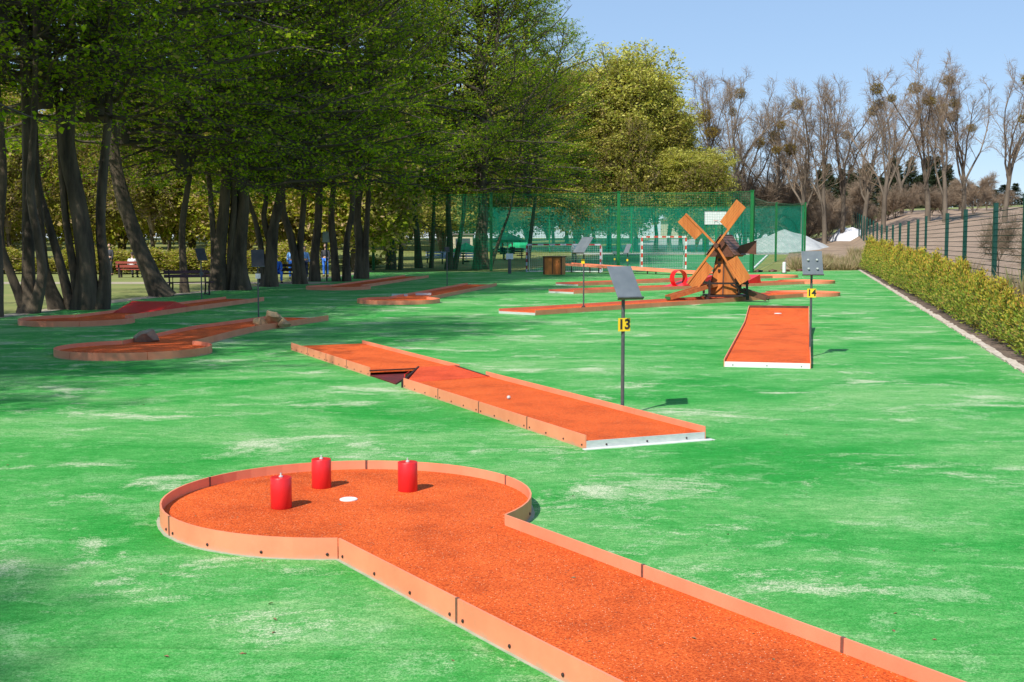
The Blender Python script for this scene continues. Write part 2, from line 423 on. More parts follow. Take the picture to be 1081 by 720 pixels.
def poly_branch(rng, A, D, L, nseg, wob, lift):
    # batch of wobbly polylines; returns pts (n, nseg+1, 3)
    n = len(A); pts = [A]; d = D.copy()
    for i in range(nseg):
        d = unit(d + rng.normal(size=d.shape) * wob + np.array([0, 0, lift]))
        pts.append(pts[-1] + d * (L / nseg)[:, None])
    return np.stack(pts, 1)
def batch_tubes(pts, r0, r1, k=4):
    n, m, _ = pts.shape; parts = []
    for i in range(m - 1):
        a = i / (m - 1); b = (i + 1) / (m - 1)
        parts.append(sticks(pts[:, i], pts[:, i + 1], r0 * (1 - a) + r1 * a, r0 * (1 - b) + r1 * b, k))
    return join(parts)
def pick(rng, pts, per, lo, hi):
    # points along polylines
    n, m, _ = pts.shape
    t = (lo + (hi - lo) * (np.tile(np.arange(per), n) + rng.uniform(0, 1, n * per)) / per) * (m - 1)
    i = np.minimum(t.astype(int), m - 2); f = (t - i)[:, None]
    idx = np.repeat(np.arange(n), per)
    p = pts[idx, i] * (1 - f) + pts[idx, i + 1] * f
    d = unit(pts[idx, i + 1] - pts[idx, i])
    return p, d, t / (m - 1), idx

def crown_proto(seed, H, Rad, nprim, nsec, ntert, nleaf, leaf, style='beech', leafw=0.62, leaders=3, prof=None, leafjit=0.12):
    """crown with its own leaders from z=0 to H. returns (branch V,F), (leaf V,F)"""
    rng = np.random.default_rng(seed)
    A = np.zeros((leaders, 3)); az = np.arange(leaders) * 2 * math.pi / leaders + rng.uniform(0, 1)
    tilt = 0.13 if style == 'beech' else 0.20
    D = unit(np.stack([np.cos(az) * tilt, np.sin(az) * tilt, np.ones(leaders)], 1)); D[0] = unit(np.array([0.03, 0.02, 1.0]))
    Ls = H * rng.uniform(0.85, 1.0, leaders); Ls[0] = H
    lead = poly_branch(rng, A, D, Ls, 9, 0.07, 0.05)
    lead[:, :, :2] -= lead[0:1, :, :2] * .85
    tubes = [batch_tubes(lead, np.full(leaders, 0.017 * H + 0.02), np.full(leaders, 0.02), 6)]
    p, d, t, idx = pick(rng, lead, nprim, 0.0 if style == 'beech' else 0.12, 0.98)
    n = len(p); a = np.arange(n) * 2.39996 + rng.uniform(-.4, .4, n)
    if prof is None: prof = lambda t: np.sqrt(np.clip(1 - (t * 0.95) ** 2.2, 0.05, 1))
    el = (np.interp(t, [0, .3, 1], [0.05, 0.25, 1.0]) if style == 'beech' else np.interp(t, [0, .4, 1], [0.35, 0.65, 1.2]))
    pd = np.stack([np.cos(a) * np.cos(el), np.sin(a) * np.cos(el), np.sin(el)], 1)
    pl = Rad * prof(t) * rng.uniform(0.62, 1.12, n)
    prim = poly_branch(rng, p, pd, pl, 6, 0.13, 0.015 if style == 'beech' else 0.05)
    tubes.append(batch_tubes(prim, 0.012 * pl + 0.012, 0.012, 4))
    p2, d2, t2, i2 = pick(rng, prim, nsec, 0.18, 0.97)
    dd = children_dirs(rng, d2, 0.85, 1, 0)
    flat = 0.68 if style == 'beech' else 0.30
    side = unit(np.cross(d2, np.array([0, 0, 1.0]))); sg = np.where(np.arange(len(p2)) % 2 == 0, 1, -1)[:, None]
    perp = unit(side * sg * flat + unit(rng.normal(size=p2.shape)) * (1 - flat))
    dd = unit(d2 * math.cos(0.8) + perp * math.sin(0.8))
    l2 = (pl[i2] * 0.50 * (1.08 - t2) + 0.35) * rng.uniform(0.6, 1.2, len(p2))
    sec = poly_branch(rng, p2, dd, l2, 4, 0.16, -0.01 if style == 'beech' else 0.06)
    tubes.append(batch_tubes(sec, 0.010, 0.006, 3))
    p3, d3, t3, i3 = pick(rng, sec, ntert, 0.12, 1.0)
    side = unit(np.cross(d3, np.array([0, 0, 1.0]))); sg = np.where(np.arange(len(p3)) % 2 == 0, 1, -1)[:, None]
    perp = unit(side * sg * flat + unit(rng.normal(size=p3.shape)) * (1 - flat))
    d3 = unit(d3 * math.cos(0.75) + perp * math.sin(0.75))
    l3 = rng.uniform(0.25, 0.8, len(p3)) * (0.6 + 0.06 * Rad)
    e3 = p3 + d3 * l3[:, None] + np.array([0, 0, -0.04])
    tubes.append(sticks(p3, e3, 0.006, 0.003))
    n3 = len(p3); idx = np.repeat(np.arange(n3), nleaf)
    f = (np.tile(np.arange(nleaf), n3) + rng.uniform(0, 1, n3 * nleaf)) / nleaf
    lp = p3[idx] + (e3 - p3)[idx] * f[:, None] + rng.normal(size=(len(idx), 3)) * leafjit * np.array([1, 1, 0.5])
    ld = unit(d3[idx] * 0.5 + rng.normal(size=(len(idx), 3)) * np.array([.7, .7, .35]))
    ln = unit(np.array([0, 0, 1.0]) + rng.normal(size=(len(idx), 3)) * (0.75 if style == 'beech' else 0.9))
    LL = leaf * np.clip(rng.lognormal(-.12, .42, len(idx)), .35, 1.9)
    return join(tubes), leaves(lp, ld, ln, LL, LL * leafw)

def crown_meshes(name, wood, leafm, *a, **k):
    (bV, bF), (lV, lF) = crown_proto(*a, **k)
    V, Fq = join([(bV, bF), (lV, lF)])
    mi = np.concatenate([np.zeros(len(bF), int), np.ones(len(lF), int)])
    return quads_mesh(name, V, Fq, [wood, leafm], mi)

def smooth_path(pts, rad, per=4):
    pts = [Vector(p) for p in pts]; out = []; ro = []
    n = len(pts)
    for i in range(n - 1):
        p0, p1, p2, p3 = pts[max(i - 1, 0)], pts[i], pts[i + 1], pts[min(i + 2, n - 1)]
        for j in range(per):
            t = j / per
            out.append(0.5 * ((2 * p1) + (p2 - p0) * t + (2 * p0 - 5 * p1 + 4 * p2 - p3) * t * t + (3 * p1 - p0 - 3 * p2 + p3) * t ** 3))
            ro.append(rad[i] * (1 - t) + rad[i + 1] * t)
    out.append(pts[-1]); ro.append(rad[-1])
    return out, ro
def trunk_mesh(name, stems, mat, seed=0):
    r = random.Random(seed); m = MB()
    for pts, rad in stems:
        pp, rr = smooth_path(pts, rad, 5)
        k = 14; vs = []
        ph = r.uniform(0, 6)
        for i, p in enumerate(pp):
            t = (pp[min(i + 1, len(pp) - 1)] - pp[max(i - 1, 0)]).normalized()
            a = t.cross(Vector((0, 1, 0.05))).normalized(); b = t.cross(a)
            for j in range(k):
                q = 2 * math.pi * j / k
                w = 1 + 0.10 * math.sin(3 * q + ph + i * 0.25) + 0.06 * math.sin(5 * q - ph + i * 0.5) + r.uniform(-.035, .035)
                if i < 5: w *= 1 + (5 - i) * 0.06 * (1 + 0.6 * math.sin(4 * q + ph))
                vs.append(p + (a * math.cos(q) + b * math.sin(q)) * rr[i] * w)
        fs = [(i * k + j, i * k + (j + 1) % k, (i + 1) * k + (j + 1) % k, (i + 1) * k + j) for i in range(len(pp) - 1) for j in range(k)]
        fs.append(tuple(range((len(pp) - 1) * k, len(pp) * k)))
        m.add(vs, fs)
    return m

# ------------------------------------------------------------------ ground
def sheet(name, S, Y, f, mat, kind='structure', xs=None):
    V = []; Fq = []
    for y in Y:
        for s in S: V.append((sx(s, y), y, f(s, y)))
    n = len(S)
    for j in range(len(Y) - 1):
        for i in range(n - 1): Fq.append((j * n + i, j * n + i + 1, (j + 1) * n + i + 1, (j + 1) * n + i))
    me = quads_mesh(name, V, Fq, [mat], smooth=False)
    return tag(link(name, me), kind=kind)
Sg = [-700, -400, -250, -150, -100, -70, -50, -40, -30, -24, -18, -12, -8, -5, -2, 0, .95, 1.35, 1.8, 2.6, 4, 6, 8, 13, 18, 24, 30, 45, 70, 110, 180, 300, 500, 800]
Yg = [-80, -40, -20, -10, 0, 10, 20, 30, 40, 50, 60, 70, 80, 85, 90, 100, 110, 120, 130, 140, 150, 160, 175, 200, 250, 350, 500, 800, 1400]
sheet('ground', Sg, Yg, zt, GRASS)
sheet('field', [2.6, 4, 6, 8, 13, 18, 24, 30, 45, 70, 110, 180, 300, 500], [y for y in Yg if y >= -20][:20], lambda s, y: zt(s, y) + .004, FIELD)
# turf: polygon between the park edge and the kerb
def turf_left(y): return np.interp(y, [-30, 29, 38, 51, 65, 76], [-13.6, -12.4, -11.9, -10.5, -8.9, -8.6])
V = []; Fq = []; ys = [-20, -10, 0, 10, 20, 29, 38, 44, 51, 58, 65, 70, 72.2]
for y in ys:
    V.append((float(turf_left(y)), y if y < 72 else 74.6, 0.004)); V.append((sx(0, y) if y < 72 else sx(0, 77.5), y if y < 72 else 77.5, 0.004))
for j in range(len(ys) - 1): Fq.append((2 * j, 2 * j + 1, 2 * j + 3, 2 * j + 2))
# far edge dips to the net post at (14.1,71.5): split the last strip
V = V[:-2] + [(-8.7, 74.8, .004), (3, 73.6, .004), (14.3, 72.2, .004), (18.5, 75.2, .004), (sx(0, 77.5), 77.5, .004)]
me = bpy.data.meshes.new('artificial_turf')
polys = [tuple(f) for f in Fq[:-1]]
b0 = 2 * (len(ys) - 2)
polys.append((b0, b0 + 1, b0 + 6, b0 + 5, b0 + 4, b0 + 3, b0 + 2))
me.from_pydata(V, [], polys); me.materials.append(TURF); me.update()
tag(link('artificial_turf', me), kind='structure')
# strips either side
sheet('hedge_bed', [0.12, .95, 1.35, 1.8, 2.6], [y for y in Yg if -20 <= y <= 80], lambda s, y: zt(s, y) + .006, BEDS)
V = []; Fq = []
for i, y in enumerate([-20, 0, 15, 29, 38, 51, 65, 76]):
    x = float(turf_left(y)); w = .55 + .25 * math.sin(i * 2.1)
    V += [(x - w, y, .008), (x + .02, y, .008)]
    if i: Fq.append((2 * i - 2, 2 * i - 1, 2 * i + 1, 2 * i))
tag(link('gravel_path', quads_mesh('gravel_path', V, Fq, [PATHM])), kind='structure')
sheet('park_path', [-46, -24], [52.5, 55.2], lambda s, y: .006, PATHM)
sheet('sports_court', [-21, -6.6], [74.9, 80, 107], lambda s, y: zt(s, y) + .006, COURT)
sheet('gravel_yard', [-24, -18, -6, -5], [108, 120, 140, 160, 168], lambda s, y: zt(s, y) + .006, GRAVEL)
sheet('dry_ground', [-5, -2, 0, .95, 1.8, 2.6], [80.5, 85, 90, 100, 110, 120, 130, 140, 150], lambda s, y: zt(s, y) + .010, SOIL)
# court lines
for i, (s0, s1, y0, y1) in enumerate([(-21, -6.7, 75.2, 75.32), (-21, -6.7, 106.5, 106.7), (-6.85, -6.7, 75.4, 106.4), (-21, -7, 90, 90.15), (-18, -11, 84, 84.15)]):
    sheet('court_line', [s0, s1], [y0] + ([80] if y0 < 80 < y1 else []) + [y1], lambda s, y: zt(s, y) + .012, WHITEP)

# pale kerb: irregular stone strip
m = MB()
y = 12.0; r = random.Random(3)
kp = [];
while y < 78:
    L = r.uniform(.25, .6)
    w = r.uniform(.10, .17); h = r.uniform(.025, .05)
    x0, x1 = sx(0.0, y), sx(0.0, y + L - .02)
    vs = [(x0 + r.uniform(-.03, .02), y, 0), (x0 + w, y, 0), (x1 + w + r.uniform(-.03, .05), y + L - .02, 0), (x1 + r.uniform(-.03, .02), y + L - .02, 0)]
    vs = [Vector(v) for v in vs]; up = Vector((0, 0, h))
    m.add([*(v for v in vs), *(v + up * r.uniform(.7, 1) for v in vs)], [(4, 5, 6, 7), (0, 1, 5, 4), (1, 2, 6, 5), (2, 3, 7, 6), (3, 0, 4, 7)])
    y += L
tag(m.build('kerb', STONEE), kind='structure')

# heaps
def heap(name, c, rx, ry, h, mat, seed, label, cat, flat=1.0, slope=0.0, kind=None):
    rr = np.random.default_rng(seed); n = 40; V = []; Fq = []
    ph = rr.uniform(0, 6, 8)
    for j in range(n + 1):
        for i in range(n + 1):
            u = (i / n * 2 - 1) * 1.15; v = (j / n * 2 - 1) * 1.15
            q = math.hypot(u, v) * (1 + .08 * math.sin(3 * math.atan2(v, u) + ph[0]) + .05 * math.sin(7 * math.atan2(v, u) + ph[1]))
            z = max(0, 1 - q) ** flat * h
            z *= 1 + .10 * math.sin(5 * u + ph[2]) * math.cos(4 * v + ph[3]) + .05 * math.sin(13 * u + ph[4] + 3 * v)
            z = h * .95 * (1 - math.exp(-z / h * 1.1)) / (1 - math.exp(-1.1)) if flat == 1.0 else z
            x = c[0] + u * rx; y = c[1] + v * ry
            V.append((x, y, gz(x, y) - .06 + z))
    for j in range(n):
        for i in range(n): Fq.append((j * (n + 1) + i, j * (n + 1) + i + 1, (j + 1) * (n + 1) + i + 1, (j + 1) * (n + 1) + i))
    o = link(name, quads_mesh(name, V, Fq, [mat], smooth=True))
    return tag(o, label, cat, kind=kind)
heap('gravel_heap', (26.6, 118), 4.3, 5, 2.15, HEAPM, 1, 'large pale grey heap of gravel behind the tall green netting', 'heap')
heap('wrapped_pile', (36.2, 131), 1.7, 3, 1.5, TARP, 9, 'bright white wrapped pile behind the far end of the wire fence', 'pile', flat=.6)

# ------------------------------------------------------------------ minigolf lanes
def screws(panel, pts, th, z=0.035, step=0.42, inset=0.06):
    # bolts along the outer face of a panel (outer face on the right of travel)
    P2 = [Vector((p[0], p[1])) for p in pts]
    L = [0]
    for a, b in zip(P2, P2[1:]): L.append(L[-1] + (b - a).length)
    tot = L[-1]; ks = max(2, int(round(tot / step)) + 1)
    for k in range(ks):
        t = inset + (tot - 2 * inset) * k / (ks - 1)
        i = max(j for j in range(len(L) - 1) if L[j] <= t + 1e-6)
        d = (P2[i + 1] - P2[i]).normalized(); c = P2[i] + d * (t - L[i]); nrm = Vector((d.y, -d.x))
        m = MB(); a = c - nrm * .002
        m.tube([(a.x, a.y, z), (a.x + nrm.x * .007, a.y + nrm.y * .007, z), (a.x + nrm.x * .010, a.y + nrm.y * .010, z)], [.009, .009, .005], 10)
        m.build('bolt', SCREW, panel)
def resample(pts, n):
    P2 = [Vector((p[0], p[1])) for p in pts]; L = [0]
    for a, b in zip(P2, P2[1:]): L.append(L[-1] + (b - a).length)
    out = []
    for k in range(n + 1):
        t = L[-1] * k / n
        i = max(j for j in range(len(L) - 1) if L[j] <= t + 1e-9)
        out.append(P2[i] + (P2[i + 1] - P2[i]) * ((t - L[i]) / (L[i + 1] - L[i])))
    return out
def panels(root, pts, plen, zb=0.0, zt_=0.13, th=0.012, mat=None, arc=False, bolt=False, gap=.008, name='border_panel'):
    P2 = [Vector((p[0], p[1])) for p in pts]
    tot = sum((b - a).length for a, b in zip(P2, P2[1:]))
    n = max(1, int(round(tot / plen)))
    q = 10 if arc else 1
    fine = resample(pts, n * q * 1)
    for i in range(n):
        seg = fine[i * q:(i + 1) * q + 1]
        d0 = (seg[1] - seg[0]).normalized(); d1 = (seg[-1] - seg[-2]).normalized()
        seg = [seg[0] + d0 * gap / 2] + seg[1:-1] + [seg[-1] - d1 * gap / 2]
        m = MB(); m.strip(seg, zb, zt_, th)
        o = m.build(name, mat or BORDER, root)
        if bolt: screws(o, seg, th)
        if bolt and i:
            a = fine[i * q]; dq = (fine[i * q + 1] - a).normalized(); nq = Vector((dq.y, -dq.x))
            m = MB(); c0 = a - nq * (th + .002); c1 = a + nq * .0025
            pts4 = [c0 - dq * .009, c0 + dq * .009, c1 + dq * .009, c1 - dq * .009]
            m.prism([(p_.x, p_.y) for p_ in pts4], .003, zt_ + .002); m.build('joint_strip', JOINT, root)
def lane_circle(C, E, w=1.15, r=1.25, label='', deck=0.062, rim=0.13, plen=1.25, bolt=False, felt=None, via=None, endboard=True, endmat=None, group=None):
    C = Vector(C[:2]); E = Vector(E[:2]); path = [C] + ([Vector(v) for v in via] if via else []) + [E]
    root = empty('minigolf_lane', (0, 0, 0), 0, label, 'minigolf lane', 'orange minigolf lanes')
    hw = w / 2
    d = (path[1] - C).normalized(); ang = math.atan2(d.y, d.x); al = math.asin(hw / r)
    arc = []
    for k in range(65):
        a = ang + al + (2 * math.pi - 2 * al) * k / 64
        arc.append(C + Vector((math.cos(a), math.sin(a))) * r)
    def off(sign):
        out = []
        for i, p in enumerate(path):
            if i == 0: continue
            d0 = (path[i] - path[i - 1]).normalized()
            d1 = (path[min(i + 1, len(path) - 1)] - path[i]).normalized() if i < len(path) - 1 else d0
            t = (d0 + d1).normalized(); nn = Vector((-t.y, t.x)); c = nn.dot(Vector((-d0.y, d0.x)))
            out.append(p + nn * sign * hw / c)
        return out
    left = [arc[0]] + off(1); right = [arc[-1]] + off(-1)
    # counter-clockwise arc from left junction; walk clockwise order for outside on the right
    poly = [*arc, *right[1:], *reversed(left[1:])]
    m = MB(); 
    cen = sum(poly, Vector((0, 0))) / len(poly)
    n = len(poly); ins = []
    for i in range(n):
        a, b, c = poly[i - 1], poly[i], poly[(i + 1) % n]
        t = ((b - a).normalized() + (c - b).normalized()).normalized()
        ins.append(b + Vector((-t.y, t.x)) * .0135)
    m.prism([(p.x, p.y) for p in ins], 0.009, deck)
    m.build('playing_surface', [felt or FELT], root)
    if bolt:
        m = MB(); r_ = random.Random(2); ft = []
        for i in range(n):
            a, b_, c_ = poly[i - 1], poly[i], poly[(i + 1) % n]
            t = ((b_ - a).normalized() + (c_ - b_).normalized()).normalized()
            ft.append(b_ - Vector((-t.y, t.x)) * r_.uniform(.010, .028))
        m.prism([(p.x, p.y) for p in ft], 0, .007); m.build('footing', FOOT, root)
    panels(root, arc, plen * 1.05, 0, rim, .012, arc=True, bolt=bolt)
    panels(root, list(reversed(left)) if False else right, plen, 0, rim, .012, bolt=bolt)
    panels(root, list(reversed(left)), plen, 0, rim, .012, bolt=bolt)
    if endboard:
        m = MB(); m.strip([right[-1] , left[-1]], 0, deck + .004, .014); o = m.build('end_board', endmat or ALU, root)
        if bolt: screws(o, [right[-1], left[-1]], .014, step=.5)
    return root, path

# near lane, from the photograph's rim height
RIM = .13
Cn = Vector((-1.165, 8.24)); dn = Vector((.531, -.847))
J0 = P(356, 568, RIM); J1 = P(535, 543, RIM)
mid = (J0 + J1) / 2; 
Cn = Vector((mid.x, mid.y)) - dn * math.sqrt(1.25 ** 2 - .575 ** 2)
Cc = P(364, 521, RIM)
E0 = Vector((mid.x, mid.y)) + dn * 5.6
near, _ = lane_circle(Cn, E0, 1.15, 1.25, 'nearest orange minigolf lane ending in a round green with three red cylinders', bolt=True)
# cup: white plastic ring/disc
def cup(x, y, z, r=.055, parent=None):
    m = MB(); m.tube([(0, 0, -.003), (0, 0, .006), (0, 0, .009)], [r, r, r * .9], 28)
    return m.build('hole_cup', WHITEP, parent, loc=(x, y, z))
c = P(368, 527.5, .062); cup(c.x, c.y, .062, .062, near)
# red cylinders
for i, (px, py, lab) in enumerate([(297, 537.5, 'red painted cylinder nearest the camera on the round orange green'), (339.5, 516, 'red painted cylinder at the back of the round green left of the white hole'), (430.5, 519.5, 'red painted cylinder standing right of the white hole on the round green')]):
    p = P(px, py - 1.5, .062)
    if i == 0: proto_cyl = None
    root = empty('obstacle_cylinder', (p.x, p.y, .062), rnd.uniform(0, 6), lab, 'cylinder', 'red cylinders on the near lane')
    if proto_cyl is None:
        m = MB(); m.tube([(0, 0, 0), (0, 0, .003), (0, 0, .207), (0, 0, .211), (0, 0, .2105)], [.068, .071, .071, .068, .05], 40)
        a = m.build('body', RED, root, smooth=False)
        for pl in a.data.polygons: pl.use_smooth = abs(pl.normal.z) < .3
        m = MB(); m.tube([(0, 0, .205), (0, 0, .217), (0, 0, .221)], [.014, .014, .006], 8)
        m.tube([(0, 0, .22), (.002, 0, .238)], [.0055, .0055], 8)
        b = m.build('bolt', ALU, root); proto_cyl = (a, b)
    else:
        for s in proto_cyl:
            q = s.copy(); COL.objects.link(q); q.parent = root

# lane 13: two halves with an open notch between them
A = P(618, 459.5, .13); B = P(735, 447, .13)
u = Vector((.912, .41)); v = Vector((-.41, .912)); A2 = Vector((A.x, A.y)); w13 = 1.27
def L13(a, b): q = A2 + u * a + v * b; return (q.x, q.y)
root13 = empty('minigolf_lane', (0, 0, 0), 0, 'orange minigolf lane with an open notch in its left side, beside sign 13', 'minigolf lane', 'orange minigolf lanes')
deck = .072
m = MB(); e = .0135
m.prism([L13(e, .016), L13(w13 - e, .016), L13(w13 - e, 5.1), L13(e, 4.9)], .006, deck)
m.build('playing_surface', FELT, root13)
m = MB()                                              # red ramp leading up to the notch
def zr(x, y):
    b = (Vector((x, y)) - A2).dot(v); return deck + max(0, min(1, (b - 4.85) / 1.45)) * .035
m.prism([L13(e, 4.9), L13(w13 - e, 5.1), L13(w13 - .02, 6.35), L13(.72, 6.35)], lambda x, y: zr(x, y) - .03, zr)
o = m.build('red_ramp', FELTRED, root13)
m = MB(); m.strip([L13(0.0, 4.97), L13(.72, 6.35)], .0, lambda x, y: zr(x, y) + .012, .02); m.build('ramp_edge', WOODB, root13)
m = MB(); m.strip([L13(w13 - .02, 5.1), L13(w13 - .02, 6.3)], .0, lambda x, y: zr(x, y) + .006, .02); m.build('ramp_edge', WOODB, root13)
m = MB(); m.prism([L13(e, 6.36), L13(w13 - e, 6.36), L13(w13 - e, 10.75), L13(e, 10.75)], lambda x, y: .055, lambda x, y: .075)
m.build('playing_surface', FELT, root13)
m = MB(); m.strip([L13(.0, 6.36), L13(w13 - .1, 6.36)], .078, .092, .015); m.build('deck_edge', WOODB, root13)
m = MB(); m.prism([L13(.02, 5.3), L13(.7, 6.5), L13(.9, 6.9), L13(.02, 6.9)], .006, .022); m.build('notch_floor', pbr('shaded_red_paint', (.16, .012, .014), (.08, .01, .01), 6, .6), root13)  # floor red darkened to carry the shadow inside the notch
m = MB(); m.box(-.2, .2, -.006, .006, .02, .06, Matrix.Translation(Vector((*L13(.45, 6.1), 0))) @ Matrix.Rotation(math.atan2(.912, .41) * 1 + .35, 4, 'Z')); m.build('notch_lip', RED, root13)
panels(root13, [L13(0, 4.95), L13(0, 0)], 1.25, bolt=True)
panels(root13, [L13(0, 10.8), L13(0, 6.36)], 1.25, bolt=True)
panels(root13, [L13(w13, 0), L13(w13, 5.25)], 1.25, bolt=False)
panels(root13, [L13(w13, 6.2), L13(w13, 10.8)], 1.25, bolt=False)
m = MB(); m.strip([L13(.013, 0), L13(w13 - .013, 0)], 0, deck + .004, .015); o = m.build('end_board', ALU, root13)
screws(o, [L13(.013, 0), L13(w13 - .013, 0)], .014, step=.5, inset=.2)
m = MB(); m.strip([L13(w13, 10.8), L13(0, 10.8)], 0, .05, .012); m.build('end_board', BORDER, root13)
# pale concrete footing line
m = MB(); m.prism([L13(-.03, -.05), L13(w13 + .06, -.06), L13(w13 + .05, 0), L13(-.03, 0)], .004, .012); m.build('footing_strip', WHITEP, root13)
# golf ball lying on the lane
p = P(537, 421.5, deck)
m = MB()
import bmesh
bm = bmesh.new(); bmesh.ops.create_uvsphere(bm, u_segments=16, v_segments=12, radius=.0215); me = bpy.data.meshes.new('golf_ball'); bm.to_mesh(me); bm.free()
me.materials.append(ALU); me.polygons.foreach_set('use_smooth', [True] * len(me.polygons))
tag(link('golf_ball', me, loc=(p.x, p.y, deck + .0215)), 'small pale golf ball lying on the lane left of sign 13', 'golf ball')

# lane 14: long rising ramp
F0 = P(764, 387.5, 0); dl = Vector((.235, .972)); nl = Vector((.972, -.235)) ; w14 = 1.25
F2 = Vector((F0.x, F0.y))
def L14(a, b): q = F2 + nl * a + dl * b; return (q.x, q.y)
def z14(x, y):
    b = (Vector((x, y)) - F2).dot(dl)
    return .078 + (.150 * min(b, 6.3) / 6.3) + (max(0, b - 6.3) / 1.9) * .215
root14 = empty('minigolf_lane', (0, 0, 0), 0, 'orange ramp lane rising to a raised back, beside sign 14', 'minigolf lane', 'orange minigolf lanes')
m = MB()
bs = [0.015, 6.3, 8.2]
for b0_, b1_ in zip(bs, bs[1:]):
    m.prism([L14(.013, b0_), L14(w14 - .013, b0_), L14(w14 - .013, b1_), L14(.013, b1_)], lambda x, y: z14(x, y) - .05, z14)
m.build('playing_surface', FELT, root14)
def wall14(a, name='side_board'):
    for b0_, b1_ in ((0, 3.1), (3.1, 6.3), (6.3, 8.2)):
        m = MB(); m.strip([L14(a, b0_ + .004), L14(a, b1_)], 0, lambda x, y: z14(x, y) + .045, .012)
        m.build(name, BORDER, root14)
wall14(.012); wall14(w14)
m = MB(); m.strip([L14(0.012, 0), L14(w14 - .012, 0)], 0, .082, .014); o = m.build('end_board', WHITEP, root14); screws(o, [L14(0.012, 0), L14(w14 - .012, 0)], .014, step=.5, inset=.12)
m = MB(); m.strip([L14(0, 8.2), L14(w14, 8.2)], 0, z14(*L14(0, 8.2)) + .05, .03); m.build('back_board', WOODD, root14)
q = L14(w14 * .5, 7.5); cup(q[0], q[1], z14(*q) + .002, .075, root14)

# further lanes
lw, pw = lane_circle((9.98, 41.3), (.12, 30.52), 1.25, 1.25, 'long orange lane under the windmill, its round end right of it', endmat=ALU)
l2, _ = lane_circle((13.1, 53.6), (1.75, 43.0), 1.25, 1.25, 'orange lane just behind the windmill lane, with red wedges on it', endmat=ALU, felt=FELT)
l3, _ = lane_circle((13.5, 62.2), (2.3, 50.6), 1.25, 1.25, 'farthest round ended orange lane beyond the windmill', endmat=ALU)
la, _ = lane_circle((-9.85, 27.2), (-8.35, 37.6), 1.25, 1.25, 'long orange lane at the left edge of the turf with a red hump')
lb, _ = lane_circle((-6.24, 19.8), (-4.9, 28.3), 1.25, 1.25, 'bent orange lane in tree shade with two brown rocks on it', via=[(-5.95, 24.4)])
lc, _ = lane_circle((-3.43, 36.4), (-1.25, 50.3), 1.25, 1.25, 'orange lane in the shade at mid distance with two white bars on it')
ld, _ = lane_circle((-6.75, 46.8), (-4.9, 62), 1.25, 1.25, 'farthest shaded orange lane at left, close to the tree trunks')
# two white bars on lane c
for px, py in ((422, 312.5), (447, 311.5)):
    p = P(px, py, .062); mm = Matrix.Translation(p) @ Matrix.Rotation(.05, 4, 'Z')
    m = MB(); m.box(-.26, .26, -.05, .05, -.003, .06, mm); m.box(-.27, .27, -.06, .06, .06, .07, mm); m.build('white_bar', WHITEP, lc, bevel=.004)
# red hump on lane a
def wedge_on(lane, c, ang, L, w, h, name, mat=RED, z0=.066, peak=.5):
    M_ = Matrix.Translation((c[0], c[1], z0)) @ Matrix.Rotation(ang, 4, 'Z')
    m = MB(); vs = []
    for y in (-w / 2, w / 2): vs += [(0 - L / 2, y, 0), (L * (peak - .5), y, h), (L / 2, y, 0)]
    vs = [M_ @ Vector(p) for p in vs]
    m.add(vs, [(0, 1, 2), (3, 5, 4), (0, 3, 4, 1), (1, 4, 5, 2), (0, 2, 5, 3)])
    return m.build(name, mat, lane)
wedge_on(la, (-9.3, 31.2), math.atan2(10.4, 1.5), 2.2, 1.18, .24, 'red_hump')
l2d = Vector((13.1 - 1.75, 53.6 - 43.0)).normalized(); a2 = math.atan2(l2d.y, l2d.x)
def on2(px, py):
    best = None
    for t in range(0, 320):
        q = Vector((1.75, 43.0)) + l2d * t * .05
        x = W0 / 2 + F * q.x / q.y
        if best is None or abs(x - px) < best[0]: best = (abs(x - px), q)
    return best[1]
q = on2(727, 0); wedge_on(l2, q, a2, 2.3, .9, .44, 'red_wedge', peak=.93)
q = on2(783, 0); wedge_on(l2, q, a2, 1.5, .9, .40, 'red_wedge', peak=.93)
# red loop hoop: curled band seen nearly edge-on
q = on2(716, 0); m = MB(); n = 26; vs = []
Mh = Matrix.Translation((q.x, q.y, .40)) @ Matrix.Rotation(a2 - .28, 4, 'Z')
for i in range(n + 1):
    a = -1.45 * math.pi / 2 - 1.9 * math.pi * i / n + 0.4
    for rr_, y in ((.34, -.20 + .12 * i / n), (.34, .10 + .12 * i / n), (.325, .10 + .12 * i / n), (.325, -.20 + .12 * i / n)):
        vs.append(Mh @ Vector((rr_ * math.cos(a), y, rr_ * math.sin(a))))
fs = [(i * 4 + j, i * 4 + (j + 1) % 4, i * 4 + 4 + (j + 1) % 4, i * 4 + 4 + j) for i in range(n) for j in range(4)]
m.add(vs, fs); tag(m.build('loop_hoop', RED, l2), 'curled red loop band')
# elevated rising lane in front of the goal
a0 = Vector((11.0, 66.5)); a1 = Vector((3.2, 72.0)); dd = (a1 - a0).normalized(); nn = Vector((-dd.y, dd.x)); LL = (a1 - a0).length
rs = empty('minigolf_lane', (0, 0, 0), 0, 'narrow orange lane climbing leftwards in front of the red and white goal', 'minigolf lane', 'orange minigolf lanes')
def zs(x, y): return .10 + .42 * (Vector((x, y)) - a0).dot(dd) / LL
def LS(a, b): q = a0 + dd * b + nn * a; return (q.x, q.y)
m = MB(); m.prism([LS(-.6, 0), LS(.6, 0), LS(.6, LL), LS(-.6, LL)][::-1], lambda x, y: zs(x, y) - .04, zs); m.build('playing_surface', FELT, rs)
for a in (-.612, .612):
    for k in range(5):
        m = MB(); m.strip([LS(a, LL * k / 5 + .01), LS(a, LL * (k + 1) / 5 - .01)], lambda x, y: zs(x, y) - .07, lambda x, y: zs(x, y) + .07, .012); m.build('border_panel', BORDER, rs)
